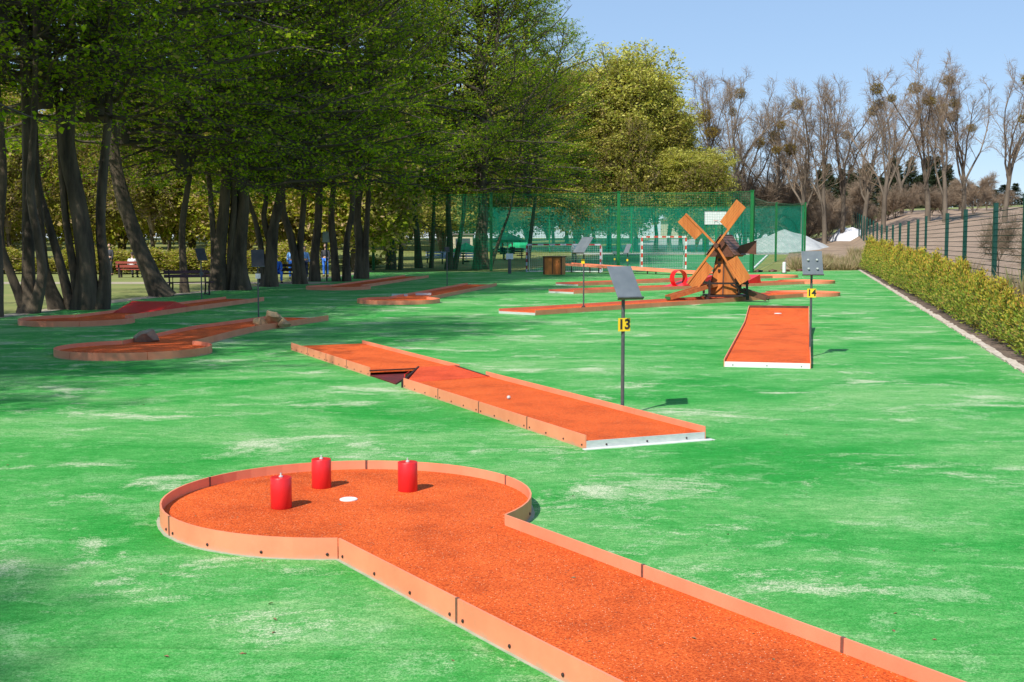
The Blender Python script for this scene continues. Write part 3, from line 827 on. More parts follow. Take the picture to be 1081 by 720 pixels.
for k in range(2, 6):
    for a in (-.5, .5):
        q = LS(a, LL * k / 5 - .1); m = MB(); m.box(q[0] - .03, q[0] + .03, q[1] - .03, q[1] + .03, 0, zs(*q) - .04); m.build('support_leg', WOODB, rs)

# rocks
def rock(c, sx_, sy_, sz_, seed, mat, label, chunks):
    r_ = random.Random(seed); bm = bmesh.new()
    for (ox, oy, oz, s) in chunks:
        g = bmesh.ops.create_icosphere(bm, subdivisions=4, radius=1)
        ph = [r_.uniform(0, 6) for _ in range(6)]
        planes = [(Vector((r_.uniform(-1, 1), r_.uniform(-1, 1), r_.uniform(-.6, 1))).normalized(), r_.uniform(.42, .72)) for _ in range(16)]
        for v_ in g['verts']:
            p = v_.co.copy()
            for nr, d_ in planes:
                k = p.dot(nr)
                if k > d_: p -= nr * (k - d_)
            p *= 1 + .06 * math.sin(7 * p.x + ph[0]) * math.sin(6 * p.y + ph[1])
            v_.co = Vector((p.x * sx_ * s + ox, p.y * sy_ * s + oy, max(p.z * sz_ * s + oz, -.02)))
    me = bpy.data.meshes.new('rock'); bm.to_mesh(me); bm.free(); me.materials.append(mat)
    return tag(link('rock', me, loc=c), label, 'rock', 'rocks on the bent lane')
p = P(156, 361, .06); rock((p.x, p.y, .06), .30, .22, .24, 4, ROCKG, 'grey brown rock beside the round end of the bent lane', [(0, 0, .10, 1), (-.13, .02, .05, .7)])
p = P(285, 344, .06); rock((p.x, p.y, .06), .27, .22, .23, 8, ROCK, 'yellowish brown rocks piled like an arch across the straight part of the bent lane', [(-.22, 0, .06, .75), (.06, 0, .2, 1.0), (.30, .02, .05, .72)])

# dry leaf litter
LIT = pbr('dry_leaf', (0.16, 0.09, 0.04), (0.28, 0.17, 0.08), 30, .8)
m = MB(); m.add([(0, 0, 0), (.018, .010, .006), (.042, 0, .003), (.02, -.012, .007)], [(0, 1, 2), (0, 2, 3)])
m.add([(0, 0, -.002), (.018, .010, .004), (.042, 0, .001), (.02, -.012, .005)], [(2, 1, 0), (3, 2, 0)]); proto_leaf = None
r = random.Random(77)
for k in range(46):
    if k < 16: p = P(r.uniform(240, 900), r.uniform(500, 700), 0)
    else: p = P(r.uniform(0, 1081), 400 + r.uniform(0, 1) * 310, 0)
    q = Vector((p.x, p.y)); dq = q - Cn; on = dq.length < 1.2 or (0 < dq.dot(dn) < 6.5 and abs(dq.dot(Vector((dn.y, -dn.x)))) < .52)
    if not on and (dq.length < 1.3 or (0 < dq.dot(dn) < 6.8 and abs(dq.dot(Vector((dn.y, -dn.x)))) < .62)): continue
    if proto_leaf is None: o = m.build('dry_leaf', LIT); proto_leaf = o
    else: o = proto_leaf.copy(); COL.objects.link(o)
    o.location = (p.x, p.y, (.064 if on else .008)); o.rotation_euler = (r.uniform(-.3, .3), r.uniform(-.3, .3), r.uniform(0, 6)); sc = r.uniform(.35, .75); o.scale = (sc, sc, sc)
    tag(o, 'tiny brown dry leaf lying on the orange surface of the near lane' if on else 'tiny brown dry leaf lying on the green turf', 'leaf', 'dry leaves on the near lane' if on else 'dry leaves on the turf')

# ------------------------------------------------------------------ course signs
def text_obj(body, size, mat, parent, loc, rot):
    cu = bpy.data.curves.new('number', 'FONT'); cu.body = body; cu.size = size; cu.align_x = 'CENTER'; cu.align_y = 'CENTER'; cu.extrude = .0015; cu.offset = .004
    t = bpy.data.objects.new('tmp', cu); COL.objects.link(t)
    dg = bpy.context.evaluated_depsgraph_get(); me = bpy.data.meshes.new_from_object(t.evaluated_get(dg))
    bpy.data.objects.remove(t); me.materials.clear(); me.materials.append(mat)
    o = link('number', me, parent); o.location = loc; o.rotation_euler = rot
    return o
def course_sign(px, py, label, top, bw, bh, tilt, yaw, plate_h=None, num=None, plate=YELLOW, group='course signs', pole_r=.02, base=False, board=BOARD, roll=0.0, thick=.012):
    p = P(px, py); root = empty('course_sign', (p.x, p.y, 0), yaw, label, 'sign', group)
    m = MB(); m.tube([(0, 0, 0), (0, 0, top)], pole_r, 12); m.build('pole', POLE, root)
    Mb = Matrix.Translation((0, -.03, top + bh * .42)) @ Matrix.Rotation(roll, 4, 'Y') @ Matrix.Rotation(-tilt, 4, 'X')
    m = MB(); m.box(-bw / 2, bw / 2, -thick / 2, thick / 2, -bh / 2, bh / 2, Mb); m.build('board', board, root, bevel=.003)
    m = MB(); m.box(-bw * .52, bw * .52, -.03, .01, -.006, .006, Mb @ Matrix.Translation((0, 0, -bh / 2))); m.build('board_ledge', POLE, root)
    if plate_h:
        s = .07 if num else .06
        m = MB(); m.box(-s, s, -pole_r - .010, -pole_r - .004, plate_h - s, plate_h + s); pl = m.build('number_plate', plate, root)
        if num: text_obj(num, .145, BLACK, pl, (0, -pole_r - .012, plate_h), (math.pi / 2, 0, 0))
        m = MB(); m.tube([(0, 0, plate_h - .03), (0, 0, plate_h + .03)], pole_r + .005, 10); m.build('plate_clamp', POLE, root)
    if base:
        m = MB(); m.tube([(0, 0, .02), (0, 0, .06), (0, 0, .16)], [.11, .10, .03], 12); m.build('foot', SUBSTR, root)
    return root
course_sign(657, 439, 'tilted slate grey board on a pole with yellow plate 13', 1.24, .285, .43, .69, .38, .975, '13', pole_r=.019)
course_sign(855, 377, 'upright grey board on a pole with yellow plate 14 beside the ramp lane', 1.34, .33, .40, .35, .0, 1.03, '14', pole_r=.019)
s14 = [o for o in bpy.data.objects if o.name.startswith('course_sign')][-1]
b14 = [c for c in s14.children if c.name.startswith('board') and 'ledge' not in c.name][0]
for cx in (-.07, .07):
    for cz in (1.42, 1.56):
        m = MB(); m.tube([(cx, -.02, cz), (cx, -.13 + (cz - 1.34) * .36, cz), (cx, -.135 + (cz - 1.34) * .36, cz)], [.016, .016, .010], 8); m.build('clip', ALU, b14)
course_sign(616, 329, 'grey board on a pole with a yellow plate on the windmill lane', 1.52, .42, .56, .72, -.85, 1.33, None, base=True)
course_sign(648.5, 285, 'faraway pole with a yellow plate, left of another close to the goal', 1.05, .3, .2, .4, .4, .70, None, pole_r=.03)
course_sign(662.5, 288, 'faraway sloping grey board on a pole with a yellow plate beside the goal', 1.15, .35, .66, .6, -.7, .75, None, pole_r=.03)
course_sign(273, 337, 'dark board on a thin pole with a small white plate beside the rocks', 1.28, .30, .42, .3, .3, 1.03, None, plate=WHITEP, board=BLACK, pole_r=.018)
course_sign(213, 316, 'black tilted board on a pole behind the park bench', 1.25, .32, .46, .6, .6, .82, None, plate=POLE, board=BLACK, pole_r=.02)
course_sign(345, 297, 'pale board on a dark pole between the tree trunks', 1.85, .34, .5, .05, .0, None, pole_r=.04, board=pbr('pale_grey_sign', (.42, .5, .42), (.36, .44, .36), 6))
course_sign(472, 302, 'thin dark sign pole in the shade behind the lane with white bars', 1.45, .2, .2, .2, .3, None, pole_r=.02, board=BLACK)
course_sign(538, 289, 'small white sign on a thick grey post left of the wooden cabinet', .85, .42, .34, .1, .0, None, pole_r=.10, board=WHITEP)

# wooden cabinet
p = P(585.5, 291); c = empty('wooden_cabinet', (p.x, p.y, 0), -.35, 'small brown wooden cabinet with dark lid standing on the far turf', 'cabinet')
m = MB(); m.box(-.5, .5, -.35, .35, .06, 1.0); m.build('body', WOOD, c, bevel=.01)
m = MB(); m.box(-.56, .56, -.41, .41, 1.0, 1.06); m.build('lid', WOODD, c)
for x in (-.5, .5):
    m = MB(); m.box(x - .04, x + .04, -.375, -.352, .06, 1.0); m.build('corner_post', WOODD, c)
m = MB(); m.box(-.02, .02, -.365, -.352, .1, .96); m.build('door_seam', WOODD, c)

# ------------------------------------------------------------------ windmill
pw_ = Vector((.12 + .675 * 9.4, 30.52 + .738 * 9.4))
wm = empty('toy_windmill', (pw_.x, pw_.y, .06), 0, 'brown wooden model windmill with four orange sails on the far lane', 'windmill')
wm.scale = (.93,) * 3
def frus(b, t, z0, z1, k=6, rot=0, ox=0):
    m = MB(); vs = [(b * math.cos(2 * math.pi * i / k + rot) + ox, b * math.sin(2 * math.pi * i / k + rot), z0) for i in range(k)] + [(t * math.cos(2 * math.pi * i / k + rot) + ox, t * math.sin(2 * math.pi * i / k + rot), z1) for i in range(k)]
    m.add(vs, [tuple(range(k - 1, -1, -1)), tuple(range(k, 2 * k))] + [(i, (i + 1) % k, k + (i + 1) % k, k + i) for i in range(k)]); return m
ox = .16
body = frus(.55, .28, .18, 1.52, 6, .25, ox).build('tower', WOOD, wm)
m = MB()
for i in range(6):      # cover battens at the corners
    a = 2 * math.pi * i / 6 + .25
    m.tube([(.56 * math.cos(a) + ox, .56 * math.sin(a), .18), (.285 * math.cos(a) + ox, .285 * math.sin(a), 1.52)], .022, 5)
m.build('corner_batten', WOODD, body)
m = MB()
for z in (.92, 1.12, 1.28): m.box(ox - .27, ox - .19, -.47 + z * .17, -.40 + z * .17, z, z + .09)
m.build('window', WOODB, body)
# base platform and railing
m = MB(); m.box(ox - .64, ox + .72, -.62, .62, .10, .16)
for x in (-.66, .66):
    for y in (-.56, .56): m.box(ox + x - .05, ox + x + .05, y - .05, y + .05, 0, .10)
m.build('platform', WOODB, wm, bevel=.008)
m = MB()
for x in (-.60, .64):
    for y in (-.58, .58): m.box(ox + x - .035, ox + x + .035, y - .035, y + .035, .17, .66)
for y in (-.58, .58):
    m.box(ox - .70, ox + .70, y - .02, y + .02, .52, .58); 
for x in (-.60, .64):
    m.box(ox + x - .02, ox + x + .02, -.54, .54, .50, .58)
m.build('railing', WOODB, wm)
for x0, x1 in ((.68, .1), (.68, .25)):
    m = MB(); m.tube([(ox + x0, -.60, .18), (ox + x1, -.60, .52)], .03, 6); m.build('brace', WOODB, wm)
# cap: gable roof on top
m = MB()
Mc = Matrix.Translation((ox + .02, 0, 1.48)) @ Matrix.Rotation(-.5, 4, 'Z')
prof = [(-.46, .0), (-.40, -.06), (.40, -.06), (.46, .0), (.0, .62)]
vs = [Mc @ Vector((x, y, z)) for y in (-.52, .60) for x, z in prof]
m.add(vs, [(0, 1, 2, 3, 4), (9, 8, 7, 6, 5)] + [(i, (i + 1) % 5, 5 + (i + 1) % 5, 5 + i) for i in range(5)])
cap = m.build('cap', WOODD, wm)
m = MB()
for sgn in (-1, 1):
    for k in range(7):
        t0 = k / 7; t1 = (k + 1) / 7 + .04
        x0, z0 = .50 * (1 - t0), -.02 + .66 * t0; x1, z1 = .50 * (1 - t1), -.02 + .66 * t1
        vs = [Mc @ Vector((sgn * x0, y, z0 + .035)) for y in (-.57, .65)] + [Mc @ Vector((sgn * x1, y, z1 + .012)) for y in (-.57, .65)]
        vs += [v_ + Vector((0, 0, -.025)) for v_ in vs]
        m.add(vs, [(0, 1, 3, 2), (4, 6, 7, 5), (0, 4, 5, 1), (2, 3, 7, 6), (0, 2, 6, 4), (1, 5, 7, 3)])
m.build('roof_shingles', pbr('brown_shingles', (.20, .085, .05), (.12, .05, .03), 7, .6, bmp=.3), cap)
m = MB()
Mt = Matrix.Translation((ox + .02, 0, 1.55)) @ Matrix.Rotation(-.35, 4, 'Z')
poly = [(.30, -.0), (1.0, -.05), (1.0, .42), (.45, .24)]
vs = [Mt @ Vector((x, y, z)) for y in (.10, .13) for x, z in poly]
m.add(vs, [(0, 1, 2, 3), (7, 6, 5, 4)] + [(i, (i + 1) % 4, 4 + (i + 1) % 4, 4 + i) for i in range(4)])
m.build('tail_vane', WOODD, wm)
# sails
hub = Vector((-.24, -.66, 1.80))
Mr = Matrix.Translation(hub) @ Matrix.Rotation(-.50, 4, 'Z')
m = MB(); a_ = Mr @ Vector((0, .05, 0)); b_ = Mr @ Vector((0, .6, -.02)); m.tube([a_, b_], .06, 10); m.build('axle', WOODB, wm)
m = MB(); m.tube([Mr @ Vector((0, -.06, 0)), Mr @ Vector((0, .06, 0))], .085, 12); m.build('hub', WOODD, wm)
for k, (ang, Ls) in enumerate([(52.5, 1.56), (136, 1.50), (232, 1.60), (304, 1.52)]):
    Ma = Mr @ Matrix.Rotation(-R(ang), 4, 'Y')
    s = empty('sail', (0, 0, 0)); s.parent = wm
    m = MB(); m.box(0.03, Ls, -.022, .022, -.032, .032, Ma); arm = m.build('sail', WOOD, wm)
    bpy.data.objects.remove(s)
    m = MB()
    n = 5
    for i in range(n):
        t0, t1 = i / n, (i + 1) / n - .012
        z0 = .035 + .36 * t0; z1 = .035 + .36 * t1
        m.prism([(.64 + .03 * t0, z0), (Ls - .0 + .02 * t0, z0), (Ls + .02 * t1, z1), (.64 + .03 * t1, z1)], -.038, -.014, Ma @ Matrix.Rotation(math.pi / 2, 4, 'X') @ Matrix.Scale(1, 4))
    m.build('sail_board', WOOD, arm)
# chute from the lower left up to the tower
def plank(name, a, b, w, th, mat, parent, side=True):
    a = Vector(a); b = Vector(b); d = (b - a).normalized(); sd = d.cross(Vector((0, 0, 1))).normalized(); upv = sd.cross(d)
    m = MB(); vs = [p + sd * sw * w / 2 + upv * h for p in (a, b) for sw in (-1, 1) for h in (-th / 2, th / 2)]
    m.add(vs, [(0, 1, 3, 2), (4, 6, 7, 5), (0, 4, 5, 1), (2, 3, 7, 6), (0, 2, 6, 4), (1, 5, 7, 3)])
    if side:
        for sw in (-1, 1):
            vs = [p + sd * (sw * w / 2 + e_) + upv * h for p in (a, b) for e_ in (-.015, .015) for h in (-.05, .10)]
            m.add(vs, [(0, 1, 3, 2), (4, 6, 7, 5), (0, 4, 5, 1), (2, 3, 7, 6), (0, 2, 6, 4), (1, 5, 7, 3)])
    return m.build(name, mat, parent)
pbr('chute_wood', (.48, .16, .05), (.33, .10, .03), 7, .5)
ch = plank('chute', (-1.85, -1.0, .08), (ox - .35, -.2, .50), .30, .04, MATS['chute_wood'], wm)
m = MB(); m.box(-1.94, -1.80, -1.14, -.90, .04, .13); m.build('chute_mouth', GREENP, ch)
plank('step_ramp', (ox + .5, -.3, .30), (ox + 1.30, -.75, .03), .34, .04, WOODD, wm)

# ------------------------------------------------------------------ goals, backboard, nets
def goal(label, p0, p1, h, r_, rail=None, colours=(WHITEP, RED), n=11):
    p0 = Vector(p0); p1 = Vector(p1); mid_ = (p0 + p1) / 2
    root = empty('handball_goal', (mid_.x, mid_.y, gz(mid_.x, mid_.y)), 0, label, 'goal', None)
    d = (p1 - p0); d.z = 0; L = d.length; d.normalize(); back = Vector((-d.y, d.x, 0))
    if back.y < 0: back = -back
    def bar(name, a, b, k):
        a = Vector(a); b = Vector(b); m = MB()
        for i in range(k):
            m.cur = i % 2
            q = (b - a).normalized().to_track_quat('X', 'Z').to_matrix().to_4x4(); l = (b - a).length / k
            m.box(0, l, -r_, r_, -r_, r_, Matrix.Translation(a + (b - a) * (i / k)) @ q)
        return m.build(name, list(colours), root)
    l0 = -d * L / 2; l1 = d * L / 2
    bar('post', l0, l0 + Vector((0, 0, h)), 8); bar('post', l1, l1 + Vector((0, 0, h)), 8)
    bar('crossbar', l0 + Vector((0, 0, h + r_)), l1 + Vector((0, 0, h + r_)), n)
    m = MB()
    for l in (l0, l1):
        m.tube([l + Vector((0, 0, h)), l + back * .7 + Vector((0, 0, h - .02)), l + back * 1.1 + Vector((0, 0, 0.03)), l + Vector((0, 0, .03))], .025, 6)
    m.tube([l0 + back * 1.1 + Vector((0, 0, .03)), l1 + back * 1.1 + Vector((0, 0, .03))], .025, 6)
    m.build('net_frame', WHITEP, root)
    q = [l0 + back * .7 + Vector((0, 0, h - .02)), l1 + back * .7 + Vector((0, 0, h - .02)), l1 + back * 1.1, l0 + back * 1.1]
    netplane('net', q, WHITENET, root)
    return root
def netplane(name, q, mat, parent=None, thick=True):
    me = bpy.data.meshes.new(name); q = [Vector(v_) for v_ in q]
    me.from_pydata(q, [], [(0, 1, 2, 3)]); uv = me.uv_layers.new(name='UVMap')
    w_ = (q[1] - q[0]).length; h_ = (q[3] - q[0]).length
    for i, c_ in enumerate([(0, 0), (w_, 0), (w_, h_), (0, h_)]): uv.data[i].uv = c_
    me.materials.append(mat); me.update()
    return link(name, me, parent)
g0 = P(675, 283.5, 0.02); g1 = P(720.5, 283.5, 0.02)
goal('red and white striped goal left of the windmill, behind the lanes', (g0.x, 80.5, 0), (g1.x, 80.5, 0), 2.1, .055)
g0 = P(556, 287.5, 0); g1 = P(633, 287.5, 0)
goal('goal with red and white posts in the shade behind the wooden cabinet', (g0.x, 72.8, 0), (g1.x, 72.0, 0), 1.62, .045, n=13, colours=(pbr('shaded_white', (.40, .42, .5), (.34, .36, .44), 5), pbr('shaded_red', (.30, .04, .04), (.24, .03, .03), 5)))  # shade on this goal is put into its darker white and red

def net_post(root, x, y, h, r_, mat):
    m = MB(); z = gz(x, y); m.box(x - r_, x + r_, y - r_, y + r_, z, z + h); m.box(x - r_ * 1.3, x + r_ * 1.3, y - r_ * 1.3, y + r_ * 1.3, z + h, z + h + .03)
    return m.build('post', mat, root)
def ball_fence(label, pts, h, r_, pm, nm, wire=True):
    root = empty('ball_fence', (0, 0, 0), 0, label, 'ball net', 'netting round the sports court')
    for x, y in pts: net_post(root, x, y, h, r_, pm)
    for a, b in zip(pts, pts[1:]):
        za, zb = gz(*a), gz(*b)
        netplane('netting', [(a[0], a[1] - r_ - .01, za + .05), (b[0], b[1] - r_ - .01, zb + .05), (b[0], b[1] - r_ - .01, zb + h - .05), (a[0], a[1] - r_ - .01, za + h - .05)], nm, root)
        for zz in (.05, h - .05):
            m = MB(); m.tube([(a[0], a[1] - r_ - .03, za + zz), ((a[0] + b[0]) / 2, (a[1] + b[1]) / 2 - r_ - .03, (za + zb) / 2 + zz - (.10 if zz > 1 else 0)), (b[0], b[1] - r_ - .03, zb + zz)], .018, 4)
            m.build('cable', pm, root)
    return root
ball_fence('tall green net on thick bright green posts in front of the court', [(-8.9, 77.4), (-1.3, 75.2), (6.45, 73.2), (14.2, 71.6)], 4.85, .085, GREENP, NET)
ball_fence('tall green net along the right side of the court, left of the gravel heap', [(14.35, 71.9), (20.2, 92.4), (26.0, 107.2)], 4.5, .07, GREENP, NET)
ball_fence('far blue green net closing the back of the court', [(26.0, 108), (18.5, 109.6), (11.0, 111.2), (3.5, 112.8), (-4, 114.4)], 4.3, .07, GREENP, NETFAR)
# basketball backboard
z = gz(17.0, 101)
b = empty('basketball_hoop', (17.0, 101, z), 0, 'white basketball backboard on green poles behind the windmill sails', 'basketball hoop')
m = MB(); m.box(-.9, .9, -.03, .03, 2.75, 3.8); m.build('backboard', WHITEP, b)
m = MB(); m.box(-.95, .95, .035, .07, 2.7, 3.85); m.build('board_frame', POLE, b)
for x in (-.7, .7):
    m = MB(); m.tube([(x, .8, 0), (x, .8, 2.6), (x * .6, .1, 3.2)], .05, 8); m.build('pole', GREENP, b)
m = MB(); m.tube([(.22 * math.cos(a / 8 * math.pi), -.3 + .22 * math.sin(a / 8 * math.pi), 3.05) for a in range(17)], .015, 5); m.build('rim', RED, b)
# white bollard
p = P(788.5, 284); bl = empty('bollard', (p.x, 70.3, 0), 0, 'short white post behind the windmill near the tall green post', 'bollard')
m = MB(); m.tube([(0, 0, 0), (0, 0, .60), (0, 0, .66)], [.10, .10, .07], 12); m.build('post', WHITEP, bl); m = MB(); m.tube([(0, 0, 0), (0, 0, .05)], .16, 12); m.build('foot', SUBSTR, bl)
# edge stones
for i, px in enumerate((800, 815, 829, 844, 856)):
    r_ = random.Random(i); bm = bmesh.new(); g = bmesh.ops.create_icosphere(bm, subdivisions=1, radius=1)
    for v_ in g['verts']: v_.co = Vector((v_.co.x * .30, v_.co.y * .2, v_.co.z * .11 + .05)) * (1 + r_.uniform(-.15, .15))
    me = bpy.data.meshes.new('edge_stone'); bm.to_mesh(me); bm.free(); me.materials.append(WOODD)
    X = (px - 540.5) / F * 73.5; yy = 73.2 + (px - 800) * .045
    X = (px - 540.5) / F * yy
    tag(link('edge_stone', me, loc=(X, yy, 0)), 'dark reddish stone in the row along the far edge of the turf', 'stone', 'stones along the far edge of the turf')

# ------------------------------------------------------------------ wire fence on the right
froot = empty('wire_fence', (0, 0, 0), 0, 'green wire mesh fence on dark posts behind the hedge', 'fence')
fy = [17.5, 22.6, 27.9, 32.5, 38.9, 44.2, 52.4, 56.5, 62, 68, 74, 80, 86, 92, 98, 104, 110, 116, 122, 128, 134, 140, 146, 152]
FP = []
for i, y in enumerate(fy):
    s = 1.85; x = sx(s, y); z = zt(s, y); h = 2.36 + (.06 if i in (2, 6) else 0)
    m = MB(); r_ = .058 if i not in (6,) else .045
    m.box(x - r_, x + r_, y - .03, y + .03, z - .1, z + h); m.box(x - r_ - .006, x + r_ + .006, y - .036, y + .036, z + h, z + h + .02)
    m.build('post', GREEND, froot); FP.append((x, y, z))
for a, b in zip(FP, FP[1:]):
    netplane('wire_mesh', [(a[0] - .05, a[1], a[2] + .05), (b[0] - .05, b[1], b[2] + .05), (b[0] - .05, b[1], b[2] + 2.22), (a[0] - .05, a[1], a[2] + 2.22)], MESHW, froot)

# ------------------------------------------------------------------ hedge plants
def thuja(seed, h=1.0, w=.62, n=2600):
    rng = np.random.default_rng(seed)
    nb = 130
    t = rng.uniform(0.02, 1, nb) ** .9; az = rng.uniform(0, 6.283, nb)
    A = np.stack([np.zeros(nb), np.zeros(nb), t * h * .80], 1) + rng.normal(size=(nb, 3)) * .015
    rr = w * (1.02 - t) ** .75 * rng.uniform(.55, 1.1, nb) * .62
    B = A + np.stack([np.cos(az) * rr, np.sin(az) * rr, .20 + .16 * t + rng.uniform(-.05, .10, nb)], 1) * np.array([1, 1, h * .9])
    parts = [sticks([[0, 0, 0]], [[0.01, 0, h * .8]], .02, .006, 5), sticks(A, B, .006, .003)]
    k = n // nb; idx = np.repeat(np.arange(nb), k)
    f = (np.tile(np.arange(k), nb) + rng.uniform(0, 1, nb * k)) / k; f = .2 + .85 * f
    d = unit(B - A)[idx]
    p_ = A[idx] + (B - A)[idx] * f[:, None] + rng.normal(size=(nb * k, 3)) * .035
    ld_ = unit(d + rng.normal(size=d.shape) * .5 + np.array([0, 0, .25])); ln = unit(rng.normal(size=d.shape))
    L_ = rng.uniform(.035, .085, nb * k)
    V, Fq = join(parts + [leaves(p_, ld_, ln, L_, L_ * .42)])
    nb_ = sum(len(x[1]) for x in parts); mi = np.zeros(len(Fq), int); mi[nb_:] = 1
    tip = (f > .72) & (t[idx] > rng.uniform(.25, .95, nb * k)); mi[nb_:][tip] = 2
    return quads_mesh('foliage', V, Fq, [TWIGD, LEAF_T, LEAF_TT], mi)
TH = [thuja(i) for i in range(5)]
y = 15.2; i = 0; r = random.Random(12)
while y < 76.5:
    s = .55 + r.uniform(-.06, .06); x = sx(s, y)
    sc = np.interp(y, [15, 22, 36, 57, 76], [.80, .88, 1.18, 1.40, 1.58]) * r.uniform(.82, 1.2)
    w_ = np.interp(y, [15, 30, 76], [1.0, 1.15, 1.5]) * r.uniform(.9, 1.1)
    t_ = empty('thuja_shrub', (x, y, -.01), r.uniform(0, 6.28), 'golden green conifer shrub in the hedge along the right edge of the turf', 'shrub', 'hedge shrubs along the wire fence', (w_, w_, sc))
    q = bpy.data.objects.new('foliage', TH[i % 5]); COL.objects.link(q); q.parent = t_
    y += np.interp(y, [15, 76], [.62, .85]); i += 1

# ------------------------------------------------------------------ beech row on the left
BE = [crown_meshes('crown', TWIGD, LEAF_B, 11 + i, H, Rd, 46, 8, 6, 6, .115, 'beech') for i, (H, Rd) in enumerate([(15, 6.2), (14, 5.6), (16, 6.6)])]
OP = [crown_meshes('crown', TWIGD, LEAF_O, 31 + i, 14, 5.6, 54, 8, 6, 8, .15, 'beech') for i in range(2)]
def beech(label, Y, stems, crowns, group='big trees along the left edge of the turf', seed=0, name='beech_tree'):
    """stems: list of (pixel polyline from the root up, radii in metres)"""
    st = []
    for px, rad in stems:
        pts = [PD(a, b, Y) for a, b in px]
        r_ = random.Random(seed + len(st)); sgn = r_.uniform(-1, 1)
        pts = [p + Vector((0, sgn * .16 * i, 0)) for i, p in enumerate(pts)]
        if len(st) == 0 or px[0][1] > 280: pts[0].z = min(pts[0].z, -.05) if px[0][1] > 284 else pts[0].z
        # carry on upward into the crown
        d = (pts[-1] - pts[-2]).normalized(); d = (d + Vector((0, 0, 1.2))).normalized()
        top = pts[-1] + d * r_.uniform(3.0, 4.5)
        top2 = top + (d + Vector((0, 0, .6))).normalized() * 3
        rad = [q_ * (.60 if Y < 45 else .56) for q_ in rad]
        st.append((pts + [top, top2], list(rad) + [rad[-1] * .72, rad[-1] * .45]))
    b = st[0][0][0]
    root = empty(name, (b.x, b.y, 0), 0, label, 'tree', group)
    m = trunk_mesh('trunk', st, BARK, seed)
    m.v = [(x - b.x, y - b.y, z) for x, y, z in m.v]
    m.build('trunk', BARK, root, smooth=True)
    for (me, dx, dy, z, rz, sc) in crowns:
        c = bpy.data.objects.new('crown', me); COL.objects.link(c); c.parent = root
        c.location = (dx, dy, z); c.rotation_euler = (0, 0, rz); c.scale = (sc, sc, sc)
    return root
B0, B1, B2 = BE
beech('dark tree trunk cut by the left edge of the picture', 29.5, [([(-6, 336), (-3, 270), (-10, 180), (-14, 60)], [.30, .27, .24, .2])], [(B0, -.5, 2.0, 6.0, .5, .9)], seed=1)
beech('leftmost three stemmed tree standing just inside the picture', 31.0, [
    ([(31, 333), (28, 290), (25, 220), (21, 120), (14, 30)], [.36, .27, .24, .22, .18]),
    ([(28, 326), (14, 292), (3, 252), (8, 180), (2, 80)], [.20, .18, .17, .16, .14]),
    ([(34, 328), (46, 292), (45, 262), (36, 200), (42, 120)], [.24, .20, .18, .16, .13])],
    [(B1, 0, 1.5, 5.4, 1.4, .9)], seed=2)
beech('thick clump of leaning stems rising from one broad root, second clump from the left', 32.8, [
    ([(91, 330), (92, 280), (83, 210), (74, 150), (82, 60), (78, 0)], [.56, .40, .37, .33, .27, .22]),
    ([(62, 329), (52, 296), (48, 262)], [.34, .24, .17]),
    ([(78, 328), (66, 290), (50, 236), (38, 190), (34, 120)], [.26, .19, .17, .15, .12]),
    ([(107, 328), (110, 290), (104, 240), (105, 180), (110, 100)], [.30, .26, .21, .2, .17]),
    ([(84, 322), (76, 270), (70, 220), (66, 150)], [.2, .17, .15, .13])],
    [(B2, 0, 1.2, 5.2, 2.2, .95)], seed=3)
beech('single trunk leaning strongly to the left beside the park bench', 40.5, [
    ([(173, 316), (158, 285), (144, 250), (130, 200), (122, 150), (112, 70), (104, 0)], [.56, .44, .40, .36, .33, .3, .25])],
    [(B0, -1.6, 1, 5.2, 3.3, .98)], seed=4)
beech('slim upright trunk right behind the park bench', 43.5, [
    ([(195, 311), (193, 280), (192, 240), (197, 200), (203, 150), (200, 80)], [.26, .20, .19, .18, .16, .13])],
    [(B1, 0, 0, 4.2, 4.4, .9)], seed=5)
beech('massive dark clump of trunks to the right of the park bench', 46.0, [
    ([(254, 309), (252, 270), (256, 210), (252, 150), (258, 60)], [.62, .46, .42, .36, .3]),
    ([(233, 309), (232, 270), (238, 220), (240, 150), (226, 60)], [.58, .42, .36, .32, .25]),
    ([(224, 308), (226, 270), (225, 230), (221, 180), (205, 110)], [.2, .2, .19, .16, .13]),
    ([(243, 306), (244, 260), (247, 200), (236, 140)], [.3, .24, .2, .18])],
    [(B2, 0, 0, 3.9, 5.1, 1.05)], seed=6)
beech('trunk splitting into a wide fork left of the blue clothed figures', 49.5, [
    ([(284, 305), (286, 275), (289, 240), (296, 210), (303, 150), (300, 60)], [.55, .45, .36, .3, .26, .2]),
    ([(280, 300), (276, 262), (270, 232), (262, 200), (266, 140)], [.22, .2, .17, .15, .13]),
    ([(288, 262), (279, 232), (281, 206), (276, 150)], [.25, .2, .17, .15])],
    [(B1, 0, 0, 4.0, .7, 1.1)], seed=7)
beech('leaning pair of trunks between the blue clothed figures', 52.5, [
    ([(316, 301), (314, 280), (306, 245), (299, 215), (304, 150), (318, 60)], [.40, .34, .28, .25, .22, .18]),
    ([(320, 299), (317, 262), (320, 220), (324, 150)], [.3, .25, .22, .2])],
    [(B2, 0, 0, 4.2, 1.9, 1.05)], seed=8)
beech('broad dark trunk just right of the blue clothed figures', 56.0, [
    ([(332, 298), (332, 270), (336, 230), (338, 160), (344, 60)], [.42, .36, .32, .28, .2]),
    ([(355, 296), (352, 260), (350, 220), (358, 150)], [.32, .28, .25, .2]),
    ([(366, 296), (366, 255), (372, 215), (368, 140)], [.3, .25, .22, .18])],
    [(B0, 0, 0, 4.4, 2.9, 1.08)], seed=9)
